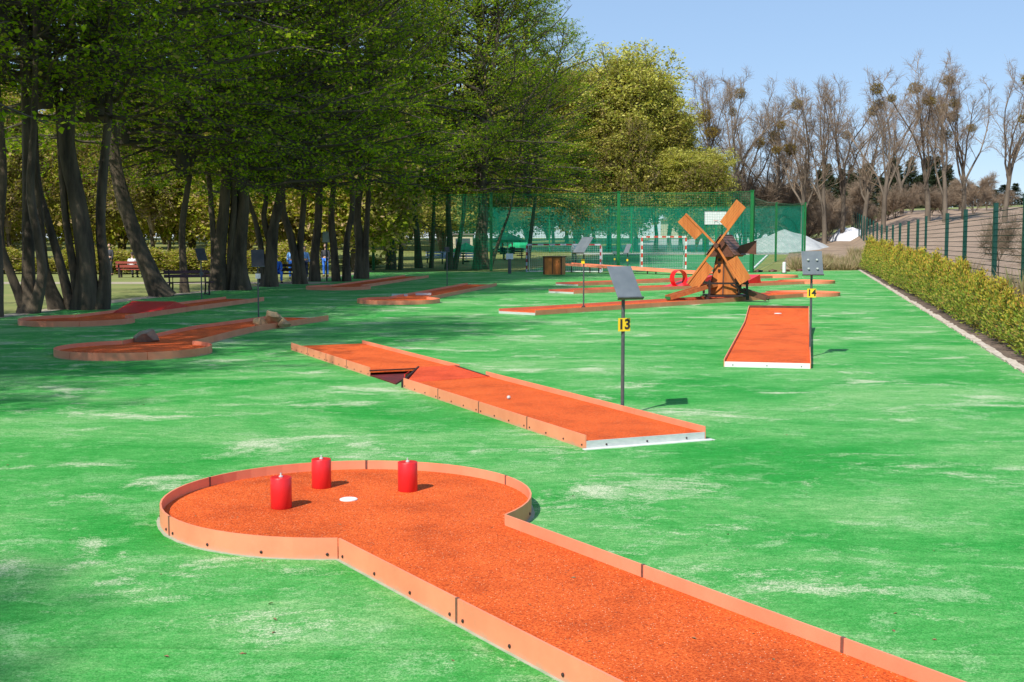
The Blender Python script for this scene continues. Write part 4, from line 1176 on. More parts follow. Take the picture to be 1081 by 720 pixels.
beech('dark twin trunks just left of the left end of the green net', 60.0, [
    ([(380, 294), (380, 260), (377, 220), (386, 150)], [.46, .4, .36, .28]),
    ([(386, 293), (386, 255), (389, 210), (392, 140)], [.28, .24, .22, .18])],
    [(B2, 0, 0, 5.2, 3.7, 1.05)], seed=10)
specs = [
 ('pair of dark trunks just behind the left end of the green net', 79, [([(413, 290), (413, 255), (411, 215), (416, 150)], [.55, .48, .42, .3]), ([(423, 290), (424, 255), (426, 210)], [.26, .24, .2])], B0, .2, 1.15),
 ('broad upright trunk behind the net, left of the first green parasol', 82, [([(443, 290), (441, 255), (438, 215), (444, 150)], [.42, .36, .33, .27]), ([(455, 290), (457, 250), (458, 200)], [.24, .22, .18])], B1, 1.2, 1.15),
 ('leaning thin trunks behind the net at the first green parasol', 80, [([(474, 290), (475, 255), (473, 215), (478, 150)], [.48, .36, .3, .24]), ([(479, 289), (486, 250), (490, 208), (487, 140)], [.3, .25, .22, .16])], B2, 2.2, 1.1),
 ('very broad dark trunk behind the net between the two green parasols', 80, [([(508, 291), (508, 255), (510, 215), (507, 140)], [.95, .75, .55, .4]), ([(516, 288), (528, 250), (540, 215)], [.2, .17, .12])], B0, 3.3, 1.18),
 ('trunk behind the net above the shaded goal, left one', 116, [([(582, 285), (584, 250), (580, 200)], [.3, .26, .2])], OP[0], .4, .95),
 ('dark trunk behind the net right of the wooden cabinet', 117, [([(610, 284), (607, 250), (612, 200)], [.42, .36, .28])], OP[1], 1.4, .92),
 ('dark trunk behind the net just left of the second net post', 118, [([(640, 284), (643, 250), (640, 195)], [.5, .42, .3])], OP[0], 2.7, .86),
 ('trunk behind the net in the gap between parasols and goal', 92, [([(556, 287), (560, 250), (566, 200)], [.3, .26, .2])], B1, 4.7, 1.05),
]
for i, (lab, Y, st, me, rz, sc) in enumerate(specs):
    beech(lab, Y, st, [(me, 0, 0, 5.2 if sc > 1 else 3.6, rz, sc)], 'trees behind the green net', 20 + i)
# trees of the same row beyond the left edge of the frame, whose shade falls across the turf
for i, (x, y, h, sc) in enumerate([(-14.5, 23, 4.2, 1.0), (-15.0, 16.5, 4.4, .95), (-15.5, 10, 5.0, 1.0), (-17.5, 3, 6, .9), (-12.3, -10.5, 10.5, .55)]):
    root = empty('beech_tree', (x, y, 0), 0, 'tree of the shady row continuing left of the picture', 'tree', 'trees of the row left of the picture')
    m = trunk_mesh('trunk', [([(0, 0, -.1), (.1, 0, 2), (-.1, .1, 4.5), (.1, 0, 8), (.1, 0, 12)], [.42, .34, .3, .24, .12])], BARK, 60 + i); m.build('trunk', BARK, root, smooth=True)
    c = bpy.data.objects.new('crown', BE[i % 3]); COL.objects.link(c); c.parent = root; c.location = (0, 0, h); c.rotation_euler = (0, 0, i * 1.3); c.scale = (sc,) * 3

# ------------------------------------------------------------------ yellow green trees
def generic_tree(name, label, group, x, y, trunk, crown, z0, rz, sc, r0=.35, bark=BARKL, cat='tree', lean=0, extra=None):
    root = empty(name, (x, y, gz(x, y) - .05), rz, label, cat, group)
    key = (name, round(r0, 2))
    if key not in TM:
        m = trunk_mesh('trunk', [([(0, 0, 0), (.08, 0, 1.5), (-.06, .05, 3.5), (.05, 0, 6), (0, 0, 8)], [r0, r0 * .8, r0 * .72, r0 * .6, r0 * .4])], bark, 5)
        o = m.build('trunk', bark, root, smooth=True); TM[key] = o.data
    else:
        o = bpy.data.objects.new('trunk', TM[key]); COL.objects.link(o); o.parent = root
    o.scale = (1, 1, trunk / 6)
    c = bpy.data.objects.new('crown', crown); COL.objects.link(c); c.parent = root; c.location = (0, 0, z0); c.scale = (sc[0], sc[0], sc[1])
    return root
TM = {}
LEAF_Y2 = m_leaf('greener_yellow_leaves', [(0.0, (0.28, 0.34, 0.06)), (0.5, (0.46, 0.45, 0.10)), (1.0, (0.52, 0.42, 0.14))], 0.4)
YE = [crown_meshes('crown', TWIGD, LEAF_Y2 if i == 1 else LEAF_Y, 51 + i, 12, 5.2, 58, 8, 6, 5, .20, 'round', leaders=6, leafjit=.26, prof=lambda t: .50 + .50 * np.sin(t * 9) ** 2) for i in range(3)]
yl = [(598, 88, 118, 'yellow green tree nearest the dark canopy'), (628, 60, 122, 'tall yellow green tree, second from the dark canopy'), (655, 48, 118, 'tallest yellow green tree with its top against the sky'),
      (694, 74, 121, 'yellow green tree stepping down right of the tallest one'), (720, 112, 120, 'lower yellow green tree above the left windmill sail'), (746, 158, 118, 'lowest yellow tree at the right end of the yellow green trees'),
      (612, 130, 115, 'yellow green tree low in front of the others beside the dark canopy'), (672, 132, 115.5, 'yellow green tree low in front of the tallest one'), (708, 158, 115.5, 'small yellow bush-like tree low behind the net')]
for i, (px, ty, Y, lab) in enumerate(yl):
    t = PD(px, ty, Y); z0 = 2.6; H = (t.z - z0 - gz(t.x, Y)) * .80
    generic_tree('maple_tree', lab, 'yellow green trees behind the net', t.x, Y, z0 + 3, YE[i % 3], z0, i * 1.9, ([1.2, 1.15, 1.2, 1.15, .95, .62, 1.0, 1.0, .7][i], H / 12.3), .22)
# pinkish brown budding bush in the middle of them
BU = [crown_meshes('crown', TWIG, LEAF_O, 71 + i, 6, 3.0, 46, 9, 6, 4, .16, 'round', leaders=5, leafjit=.2) for i in range(2)]
for i, (px, ty, Y, lab) in enumerate([(668, 150, 114, 'brownish budding bush below the tallest yellow green tree'), (736, 190, 114, 'brown budding bush at the foot of the lowest yellow tree'), (618, 172, 114, 'brown budding bush beside the second net post')]):
    t = PD(px, ty, Y); H = t.z - gz(t.x, Y)
    generic_tree('budding_bush', lab, 'budding bushes behind the net', t.x, Y, 1.5, BU[i % 2], .6, i * 2.1, (1.1, H / 6.2), .12, cat='bush')

# ------------------------------------------------------------------ bare trees at the right
def bare_proto(seed, H=17, spread=.38, dens=1.0, tw=.016):
    rng = np.random.default_rng(seed)
    nl = 5
    A = np.zeros((nl, 3)); A[:, 2] = H * rng.uniform(.16, .34, nl)
    az = np.arange(nl) * 6.283 / nl + rng.uniform(0, 1, nl)
    D = unit(np.stack([np.cos(az) * spread, np.sin(az) * spread, np.ones(nl)], 1)); D[0] = [0, 0, 1]
    L = (H - A[:, 2]) * rng.uniform(.78, .96, nl); L[0] = (H - A[0, 2]) * .9
    lead = poly_branch(rng, A, D, L, 9, .12, .06)
    tr = poly_branch(rng, np.zeros((1, 3)), np.array([[0.0, 0, 1]]), np.array([H * .35]), 5, .04, 0)
    off = tr[0, -1, :2]; lead[:, :, :2] += off * .6
    parts = [batch_tubes(tr, np.array([.016 * H]), .010 * H, 8), batch_tubes(lead, np.full(nl, .0068 * H), .02, 6)]
    p, d, t, idx = pick(rng, lead, int(12 * dens), .12, .97)
    dd = children_dirs(rng, d, .85, 1); dd = unit(dd + np.array([0, 0, .42]))
    l = .25 * H * (1.08 - .72 * t) * rng.uniform(.5, 1.1, len(p))
    pr = poly_branch(rng, p, dd, l, 5, .16, .05); parts.append(batch_tubes(pr, .007 * l + .018, .014, 4))
    p, d, t, idx = pick(rng, pr, int(9 * dens), .15, 1); dd = children_dirs(rng, d, .7, 1); dd = unit(dd + np.array([0, 0, .22]))
    l2 = (l[idx] * .5 * (1.1 - t) + .35) * rng.uniform(.5, 1.1, len(p))
    se = poly_branch(rng, p, dd, l2, 3, .2, .04); parts.append(batch_tubes(se, .013, .008, 3))
    p, d, t, idx = pick(rng, se, int(5 * dens), .1, 1); dd = children_dirs(rng, d, .65, 1)
    l3 = rng.uniform(.25, .8, len(p)); parts.append(sticks(p, p + dd * l3[:, None], tw * .62, tw * .4))
    V, Fq = join(parts)
    mi = np.zeros(len(Fq), int)
    n0 = len(parts[0][1]) + len(parts[1][1])
    tF = Fq[:n0]; cF = Fq[n0:]
    nv = len(parts[0][0]) + len(parts[1][0])
    tr_me = quads_mesh('trunk', V[:nv], tF, [BARKL], smooth=True)
    cr_me = quads_mesh('crown', V[nv:], cF - nv, [TWIG])
    return tr_me, cr_me, lead
BT = [bare_proto(100 + i, 17, .34 + .07 * (i % 3), 1.0, .015) for i in range(5)]
def mistletoe(seed, r_=.55):
    rng = np.random.default_rng(seed); n = 900
    d = unit(rng.normal(size=(n, 3))); rad = r_ * rng.uniform(.3, 1, n) ** .6
    p = d * rad[:, None] * np.array([1, 1, .85]); L_ = rng.uniform(.08, .16, n)
    ld_ = unit(d + rng.normal(size=d.shape) * .6); ln = unit(rng.normal(size=d.shape))
    V, Fq = leaves(p, ld_, ln, L_, L_ * .35)
    V2, F2_ = sticks(np.zeros((60, 3)), d[:60] * r_ * .9, .012, .006)
    V, Fq = join([(V, Fq), (V2, F2_)]); mi = np.zeros(len(Fq), int); mi[n:] = 1
    return quads_mesh('mistletoe', V, Fq, [LEAF_M, TWIGD], mi)
MI = [mistletoe(i) for i in range(3)]
bt = [(748, 88, 125, 3, 'bare tree with mistletoe rising just right of the yellow trees'), (775, 84, 128, 4, 'bare tree with mistletoe above the big green net post'), (789, 86, 131, 4, 'bare tree with mistletoe right beside the one above the net post'),
      (815, 118, 132, 0, 'short thin bare tree in the low gap of the treeline'), (851, 98, 128, 1, 'bare tree with a pinkish broad crown right of the low gap'), (874, 92, 126, 2, 'bare tree with an upright trunk above the white wrapped pile'),
      (893, 90, 130, 2, 'bare tree with dense crown, between two upright ones'), (915, 108, 127, 1, 'bare tree leaning over beside the dark forked tree'), (936, 88, 122, 2, 'dark bare tree forked low, left of the tallest pair'),
      (984, 66, 124, 3, 'tallest bare tree of the row, full of mistletoe'), (1002, 84, 120, 2, 'bare tree with mistletoe right against the tallest one'), (1022, 82, 126, 5, 'bare tree carrying the most mistletoe, between two gaps'),
      (1066, 72, 116, 3, 'rightmost bare tree near the right edge of the picture'), (832, 124, 150, 0, 'faint bare tree farther back in the low gap'), (955, 110, 150, 0, 'faint bare tree farther back behind the forked tree')]
for i, (px, ty, Y, nm, lab) in enumerate(bt):
    t = PD(px, ty, Y); g = gz(t.x, Y); H = t.z - g
    tr_me, cr_me, lead = BT[i % 5]
    rz = i * 2.3
    w_ = 1.0 if i not in (4, 9) else 1.1
    root = empty('bare_tree', (t.x, Y, g), rz, lab, 'tree', 'bare trees with mistletoe on the right', (w_, w_, H / 17 * 1.10))
    for nme, me in (('trunk', tr_me), ('crown', cr_me)):
        o = bpy.data.objects.new(nme, me); COL.objects.link(o); o.parent = root
    r_ = random.Random(i * 7 + 1)
    for k in range(nm):
        l_ = lead[r_.randrange(5)]; p = l_[r_.randrange(6, 10)]
        o = bpy.data.objects.new('mistletoe', MI[k % 3]); COL.objects.link(o); o.parent = root
        o.location = (p[0] + r_.uniform(-.4, .4), p[1], p[2] - r_.uniform(0, .5)); s_ = r_.uniform(.7, 1.3); o.scale = (s_,) * 3
# brown thicket under them
BS = [bare_proto(140 + i, 6.5, .62, 1.0, .018) for i in range(3)]
r = random.Random(5); n = 0
for k in range(34):
    px = 758 + k * 8.6 + r.uniform(-5, 5) if k < 30 else 1010 + (k - 30) * 14
    Y = r.uniform(132, 158); x = (px - 540.5) / F * Y; g = gz(x, Y)
    if 1005 < px: sc = .55
    elif px < 860: sc = r.uniform(.8, 1.25)
    elif px < 915: sc = r.uniform(.5, .8)
    else: sc = r.uniform(.36, .6)
    root = empty('bare_shrub', (x, Y, g - 1.9 * sc), r.uniform(0, 6), 'leafless brown shrub in the thicket under the bare trees', 'shrub', 'leafless shrubs under the bare trees', (1.7 * sc, 1.4 * sc, 1.25 * sc * r.uniform(.8, 1.3)))
    for nme, me in (('stems', BS[k % 3][0]), ('crown', BS[k % 3][1])):
        o = bpy.data.objects.new(nme, me); COL.objects.link(o); o.parent = root
# dark conifers behind
def conifer(seed, H=13):
    rng = np.random.default_rng(seed); nb = 200
    t = rng.uniform(.02, 1, nb); az = rng.uniform(0, 6.283, nb)
    A = np.stack([np.zeros(nb), np.zeros(nb), t * H], 1); L = 2.9 * (1.03 - t) ** .8 * rng.uniform(.6, 1.1, nb) + .15
    B = A + np.stack([np.cos(az) * L, np.sin(az) * L, -.12 * L + .25 * t], 1)
    k = 26; idx = np.repeat(np.arange(nb), k); f = .1 + .9 * rng.uniform(0, 1, nb * k)
    p_ = A[idx] + (B - A)[idx] * f[:, None] + rng.normal(size=(nb * k, 3)) * .12
    ld_ = unit((B - A)[idx] + rng.normal(size=p_.shape) * .5); ln = unit(np.array([0, 0, 1]) + rng.normal(size=p_.shape) * .5)
    V, Fq = leaves(p_, ld_, ln, rng.uniform(.3, .6, nb * k), .16)
    st = sticks([[0, 0, 0]], [[0, 0, H]], .2, .02, 6)
    V, Fq = join([st, sticks(A, B, .03, .01), (V, Fq)]); mi = np.ones(len(Fq), int); mi[:6 + nb * 3] = 0
    return quads_mesh('crown', V, Fq, [BARK, LEAF_C], mi)
CF = [conifer(i) for i in range(3)]
r = random.Random(21)
for k in range(52):
    px = 842 + k * 4.15 + r.uniform(-3, 3) if k < 40 else [1008, 1018, 1030, 1040, 1050, 1060, 1072, 1084, 1096, 1108, 1120, 1132][k - 40]
    Y = r.uniform(205, 235); ty = r.uniform(166, 190) if k < 40 else r.uniform(190, 205)
    if k < 8: ty += 14
    t = PD(px, ty, Y); g = gz(t.x, Y); H = t.z - g
    root = empty('conifer', (t.x, Y, g), r.uniform(0, 6), 'dark green conifer in the faraway wood behind the bare trees', 'tree', 'conifers of the faraway wood', (.9, .9, H / 13))
    o = bpy.data.objects.new('crown', CF[k % 3]); COL.objects.link(o); o.parent = root

# ------------------------------------------------------------------ park understorey seen between the trunks
PB = [crown_meshes('crown', TWIGD, LEAF_P, 81 + i, 8, 4.2, 54, 9, 6, 8, .22, 'round', leaders=5, leafjit=.25) for i in range(3)]
r = random.Random(17); k = 0
for row, (Y0, x0, x1, st) in enumerate([(74, -40, -6, 4.6), (92, -50, -7, 5.2), (118, -64, 2, 5.5), (138, -76, 8, 6), (160, -84, 14, 5)]):
    x = x0
    while x < x1:
        Y = Y0 + r.uniform(-4, 4)
        if row == 0 and -37 < x < -14 and not (x < -31 or x > -19): z0 = 2.4
        else: z0 = r.uniform(.3, 1.3) if row == 0 else r.uniform(-.3, .4)
        h_ = (1.05 + .35 * row + r.uniform(-.15, .25))
        me = PB[k % 3] if r.random() < .8 else BU[k % 2]; 
        if row >= 2 and r.random() < .35: me = YE[k % 3]; h_ *= .6
        if row == 4: h_ = .9; z0 = .2
        generic_tree('park_tree', 'leafy park tree seen through the gaps between the dark trunks', 'park trees beyond the dark trunks', x, Y, z0 + 2, me, z0, r.uniform(0, 6), (1.05, h_), .16, BARK)
        x += st * r.uniform(.8, 1.2); k += 1
# low pale hedge behind the lawn
LH = [crown_meshes('crown', TWIGD, LEAF_P, 91 + i, 1.6, 1.5, 30, 7, 4, 7, .12, 'round', leaders=5, leafjit=.12) for i in range(2)]
for k in range(17):
    x = -44 + k * 2.1; Y = 69 + .25 * (k % 5) + (14 if x > -11 else 0)
    o = tag(link('low_bush', LH[k % 2]), 'low brownish green bush at the back of the park lawn', 'bush', 'low bushes at the back of the park lawn'); o.location = (x, Y, gz(x, Y)); o.rotation_euler = (0, 0, k * 1.7); o.scale = (1.0, 1.0, r.uniform(.25, .75))

# dry weeds at the far corner, and tufts below the fence
def tuft(seed, n=420, h=.55, mat=None):
    rng = np.random.default_rng(seed); a = rng.uniform(0, 6.283, n); q = rng.uniform(0, .35, n)
    p_ = np.stack([np.cos(a) * q, np.sin(a) * q, np.zeros(n)], 1)
    d = unit(np.stack([np.cos(a) * .5, np.sin(a) * .5, np.ones(n)], 1) + rng.normal(size=(n, 3)) * .22)
    ln = unit(rng.normal(size=(n, 3))); L_ = rng.uniform(.3, 1, n) * h
    V, Fq = leaves(p_, d, ln, L_, .022)
    return quads_mesh('tuft', V, Fq, [LEAF_D])
TU = [tuft(i) for i in range(3)]
r = random.Random(4)
for k in range(60):
    if k < 44: s = r.uniform(-3.9, .8); y = 78.2 + r.uniform(0, 1) ** 1.5 * 13
    else: s = r.uniform(1.3, 1.75); y = r.uniform(20, 76)
    x = sx(s, y)
    o = tag(link('weed_tuft', TU[k % 3]), 'dry weed tuft on the rough ground past the far end of the hedge' if k < 44 else 'dry weed tuft at the foot of the wire fence', 'weed', 'weed tufts on the rough ground' if k < 44 else 'weed tufts under the wire fence')
    o.location = (x, y, gz(x, y) + .0 + (0.3 if k < 44 and 82 < y and abs(x - 27.2) < 2 else 0)); s_ = r.uniform(.8, 1.8); o.scale = (s_, s_, s_ * r.uniform(.8, 1.3))
# bare shrubs standing just behind the fence
SS = bare_proto(170, 3.0, .7, .8, .012)
for k, (s, y) in enumerate([(2.6, 23), (3.0, 26.5), (2.7, 30), (3.4, 34), (2.8, 38), (3.3, 24.5)]):
    x = sx(s, y); root = empty('bare_shrub', (x, y, gz(x, y)), k * 1.1, 'small leafless bush just behind the nearest panels of the wire fence', 'shrub', 'leafless bushes just behind the wire fence', (.55, .55, .62 + .05 * (k % 3)))
    for nme, me in (('stems', SS[0]), ('crown', SS[1])):
        o = bpy.data.objects.new(nme, me); COL.objects.link(o); o.parent = root

# ------------------------------------------------------------------ park furniture
p = P(200, 311.5); b = empty('park_bench', (p.x, p.y, 0), R(28), 'purple brown park bench with black iron legs under the trees', 'bench')
m = MB()
for i in range(3): m.box(-.80, .80, -.26 + i * .15, -.14 + i * .15, .43, .46)
m.build('seat', WOODR, b, bevel=.005)
m = MB()
for z in (.60, .74): m.box(-.80, .80, .26 + (z - .6) * .3, .285 + (z - .6) * .3, z, z + .11)
m.build('backrest', WOODR, b, bevel=.005)
for x in (-.62, .62):
    m = MB(); m.tube([(x, -.30, 0), (x, -.24, .22), (x, -.28, .42)], .03, 6); m.tube([(x, .34, 0), (x, .24, .25), (x, .24, .44), (x, .34, .88)], .03, 6); m.tube([(x, -.30, .42), (x, .24, .42)], .025, 6); m.tube([(x, -.34, .03), (x, .38, .03)], .025, 6)
    m.tube([(x, -.28, .42), (x, -.28, .63), (x, .27, .66)], .022, 6)
    m.build('leg', WOODB, b)

def person(label, x, y, rz, top, bottom, pose='stand', h=1.72, hair=HAIR, z=0.0, dress=None):
    k = h / 1.72
    root = empty('person', (x, y, z), rz, label, 'person')
    J = {}
    if pose == 'stand':
        J = dict(pel=(0, 0, .95), ch=(0, .01, 1.22), nk=(0, .01, 1.45), hd=(0, -.01, 1.52), sl=(-.17, .01, 1.38), sr=(.17, .01, 1.38), el=(-.22, .03, 1.10), er=(.23, -.02, 1.10), wl=(-.22, -.06, .86), wr=(.22, -.12, .88),
                 hl=(-.09, 0, .90), hr=(.09, 0, .90), kl=(-.10, -.02, .50), kr=(.11, -.05, .50), al=(-.10, .02, .09), ar=(.12, .0, .09), tl=(-.11, -.13, .03), tr=(.14, -.15, .03))
    else:
        J = dict(pel=(0, 0, .50), ch=(0, -.03, .78), nk=(0, -.05, 1.02), hd=(0, -.07, 1.09), sl=(-.17, -.04, .95), sr=(.17, -.04, .95), el=(-.22, -.10, .68), er=(.22, -.10, .68), wl=(-.14, -.32, .58), wr=(.14, -.32, .58),
                 hl=(-.10, -.06, .50), hr=(.10, -.06, .50), kl=(-.11, -.46, .50), kr=(.12, -.46, .50), al=(-.11, -.46, .09), ar=(.12, -.44, .09), tl=(-.12, -.60, .03), tr=(.13, -.58, .03))
    def skin(name, chain, rad, mat, parent):
        names = []; edges = []
        for a, b_ in chain:
            for q_ in (a, b_):
                if q_ not in names: names.append(q_)
            edges.append((names.index(a), names.index(b_)))
        me = bpy.data.meshes.new(name); me.from_pydata([Vector(J[q_]) * k for q_ in names], edges, [])
        o = bpy.data.objects.new('tmp', me); COL.objects.link(o)
        md = o.modifiers.new('s', 'SKIN'); 
        for i, q_ in enumerate(names):
            rr = rad[q_]; rr = rr if isinstance(rr, tuple) else (rr, rr)
            me.skin_vertices[0].data[i].radius = (rr[0] * k, rr[1] * k)
        me.skin_vertices[0].data[0].use_root = True
        o.modifiers.new('u', 'SUBSURF').levels = 1
        dg = bpy.context.evaluated_depsgraph_get(); dg.update(); m2 = bpy.data.meshes.new_from_object(o.evaluated_get(dg)); m2.name = name
        bpy.data.objects.remove(o); m2.materials.clear(); m2.materials.append(mat); m2.polygons.foreach_set('use_smooth', [True] * len(m2.polygons))
        return link(name, m2, parent)
    full = [('pel', 'ch'), ('ch', 'nk'), ('nk', 'hd'), ('ch', 'sl'), ('sl', 'el'), ('el', 'wl'), ('ch', 'sr'), ('sr', 'er'), ('er', 'wr'), ('pel', 'hl'), ('hl', 'kl'), ('kl', 'al'), ('al', 'tl'), ('pel', 'hr'), ('hr', 'kr'), ('kr', 'ar'), ('ar', 'tr')]
    body = skin('body', full, dict(pel=(.13, .10), ch=(.13, .10), nk=.055, hd=.055, sl=.055, sr=.055, el=.04, er=.04, wl=.032, wr=.032, hl=.085, hr=.085, kl=.055, kr=.055, al=.04, ar=.04, tl=.035, tr=.035), SKIN, root)
    # head joined into the body mesh
    bm = bmesh.new(); bm.from_mesh(body.data); g = bmesh.ops.create_icosphere(bm, subdivisions=3, radius=1)
    hc = Vector(J['hd']) * k + Vector((0, -.01, .10 * k))
    for v_ in g['verts']:
        c_ = v_.co.copy(); fx = 1 - .18 * max(0, -c_.z)
        v_.co = Vector((c_.x * .074 * fx, c_.y * .095 - (.02 if c_.y < -.85 and abs(c_.x) < .25 and abs(c_.z) < .35 else 0), c_.z * .115)) * k + hc
    for side in (-1, 1):                                # mitten-free hands: palm plus five fingers
        w_ = Vector(J['wl' if side < 0 else 'wr']) * k; e_ = Vector(J['el' if side < 0 else 'er']) * k; d_ = (w_ - e_).normalized()
        for f_ in range(5):
            a = w_ + d_ * .03 * k + Vector((0, (f_ - 2) * .018 * k, 0)); b_ = a + d_ * ([.05, .09, .10, .09, .07][f_]) * k + Vector((0, -.02 * k if f_ == 0 else 0, -.0))
            mm = Matrix.Translation((a + b_) / 2) @ (b_ - a).to_track_quat('Z', 'Y').to_matrix().to_4x4()
            bmesh.ops.create_cone(bm, cap_ends=True, segments=6, radius1=.010 * k, radius2=.007 * k, depth=(b_ - a).length, matrix=mm)
    bm.to_mesh(body.data); bm.free(); body.data.polygons.foreach_set('use_smooth', [True] * len(body.data.polygons))
    up = [('pel', 'ch'), ('ch', 'nk'), ('ch', 'sl'), ('sl', 'el'), ('el', 'wl'), ('ch', 'sr'), ('sr', 'er'), ('er', 'wr')]
    skin('top', up, dict(pel=(.155, .125), ch=(.155, .12), nk=.065, sl=.075, sr=.075, el=.058, er=.058, wl=.044, wr=.044), top, root)
    lo = [('pel', 'hl'), ('hl', 'kl'), ('kl', 'al'), ('pel', 'hr'), ('hr', 'kr'), ('kr', 'ar')]
    skin('trousers', lo, dict(pel=(.145, .115), hl=.10, hr=.10, kl=.072, kr=.072, al=.06, ar=.06), bottom, root)
    bm = bmesh.new(); bmesh.ops.create_icosphere(bm, subdivisions=2, radius=1)
    for v_ in bm.verts: v_.co = Vector((v_.co.x * .083, v_.co.y * .095 + .022, max(v_.co.z, -.55) * .10 + .035)) * k + hc
    me = bpy.data.meshes.new('hair'); bm.to_mesh(me); bm.free(); me.materials.append(hair); link('hair', me, root)
    for q_ in ('al', 'ar'):
        t_ = Vector(J['tl' if q_ == 'al' else 'tr']) * k; a = Vector(J[q_]) * k
        m = MB(); m.tube([a + Vector((0, .05, -.05)), (a + t_) / 2 + Vector((0, 0, -.02)), t_ + Vector((0, -.03, .0))], [.04 * k, .05 * k, .032 * k], 8); m.build('shoe', WHITEP if 'white shoes' in label else BLACK, root, smooth=True)
    return root
BLUE = pbr('bright_blue_cloth', (.06, .25, .85), (.04, .18, .70), 7, .8); LBLUE = pbr('pale_blue_cloth', (.25, .48, .90), (.18, .38, .80), 7, .8)
NAVY = pbr('navy_cloth', (.015, .03, .09), (.01, .02, .06), 7, .8); WCL = pbr('white_cloth', (.78, .78, .8), (.68, .68, .7), 7, .8); REDC = pbr('red_cloth', (.55, .05, .05), (.45, .04, .04), 7, .8); DKC = pbr('dark_cloth', (.04, .04, .05), (.03, .03, .035), 7, .8)
def at(px, Y): return (px - 540.5) / F * Y
for px, Y, lab, tp, bt_, ps in [
    (322, 60, 'person in a pale blue top and navy trousers with white shoes, between two dark trunks', LBLUE, NAVY, 'stand'),
    (308.5, 60, 'person in a pale blue jacket half hidden behind the leaning trunk', LBLUE, BLUE, 'stand'),
    (292, 54, 'person in bright blue sitting low by the forked trunk', BLUE, BLUE, 'sit'),
    (344, 64, 'person in blue trousers half hidden behind the pale sign board', DKC, BLUE, 'stand'),
    (117, 66, 'person in dark clothes standing far off on the park lawn', DKC, DKC, 'stand'),
    (530, 97, 'person in dark blue sitting under the larger green parasol, left side', NAVY, DKC, 'sit'),
    (541, 98, 'person in black sitting under the larger green parasol, right side', DKC, DKC, 'sit'),
    (606, 86, 'person in pale clothes standing by the shaded goal', WCL, DKC, 'stand')]:
    x = at(px, Y); person(lab, x, Y, random.Random(px).uniform(-.8, .8), tp, bt_, ps, z=gz(x, Y) + (.0 if ps == 'stand' else -.0), h=1.62 if px in (322, 308.5) else 1.72)
# red park bench with two people in white far away
def far_bench(px, Y, lab, mat, rz=0):
    x = at(px, Y); b = empty('park_bench', (x, Y, gz(x, Y)), rz, lab, 'bench', 'faraway park benches')
    m = MB(); m.box(-.9, .9, -.22, .2, .40, .45); m.build('seat', mat, b)
    m = MB(); m.box(-.9, .9, .2, .24, .52, .66); m.box(-.9, .9, .23, .27, .72, .84); m.build('backrest', mat, b)
    for xx in (-.75, .75):
        m = MB(); m.box(xx - .04, xx + .04, -.2, -.12, 0, .4); m.box(xx - .04, xx + .04, .16, .24, 0, .84); m.build('leg', WOODB, b)
REDW = pbr('red_brown_wood', (.30, .05, .03), (.24, .04, .025), 6, .6)
far_bench(143, 62, 'red brown bench far off on the lawn with people in white', REDW, math.pi)
x = at(140, 62); person('person in a white shirt sitting on the faraway red bench, left', x, 62 + .02, math.pi, WCL, DKC, 'sit', z=0)
x = at(150, 62); person('person in a white shirt sitting on the faraway red bench, right', x, 62.02, math.pi, WCL, DKC, 'sit', z=0)
BLW = pbr('blue_white_boards', (.25, .38, .60), (.5, .55, .65), 3, .6)
far_bench(500, 88, 'pale blue bench behind the net left of the broadest trunk', BLW); far_bench(478, 88, 'pale blue bench behind the net under the first green parasol', BLW)
far_bench(462, 90, 'pale blue bench behind the net farthest left', BLW)
far_bench(530, 97.1, 'dark bench under the larger green parasol, left', WOODB); far_bench(541, 98.1, 'dark bench under the larger green parasol, right', WOODB)
far_bench(292, 54.1, 'dark bench with the person in bright blue by the forked trunk', WOODB)
# parasols
PG = pbr('green_parasol_cloth', (.01, .42, .17), (.01, .36, .14), 3, .7)
def parasol(px, ty, Y, r_, lab):
    t = PD(px, ty, Y); x = t.x; g = gz(x, Y); H = t.z - g
    root = empty('parasol', (x, Y, g), 0, lab, 'parasol', 'green parasols behind the net')
    m = MB(); m.tube([(0, 0, 0), (0, 0, H)], .03, 8); m.build('pole', WHITEP, root)
    n = 8; vs = [(0, 0, H + .02), (0, 0, H - .02)]; fs = []
    for i in range(n):
        a = 2 * math.pi * i / n; vs += [(r_ * math.cos(a), r_ * math.sin(a), H - .55), (r_ * math.cos(a), r_ * math.sin(a), H - .75)]
    for i in range(n):
        j = (i + 1) % n; fs += [(0, 2 + 2 * i, 2 + 2 * j), (2 + 2 * i, 3 + 2 * i, 3 + 2 * j, 2 + 2 * j), (1, 2 + 2 * j, 2 + 2 * i)]
    m = MB(); m.add(vs, fs); m.build('canopy', PG, root)
    m = MB(); m.tube([(0, 0, 0), (0, 0, .1)], .28, 12); m.build('base', SUBSTR, root)
parasol(492, 256, 92, 1.05, 'leftmost green parasol, small and low between the dark trunks')
parasol(536, 246, 96, 1.45, 'largest green parasol behind the net, left of the shaded goal')
parasol(549, 252, 104, 1.0, 'green parasol peeking out right behind the largest one')
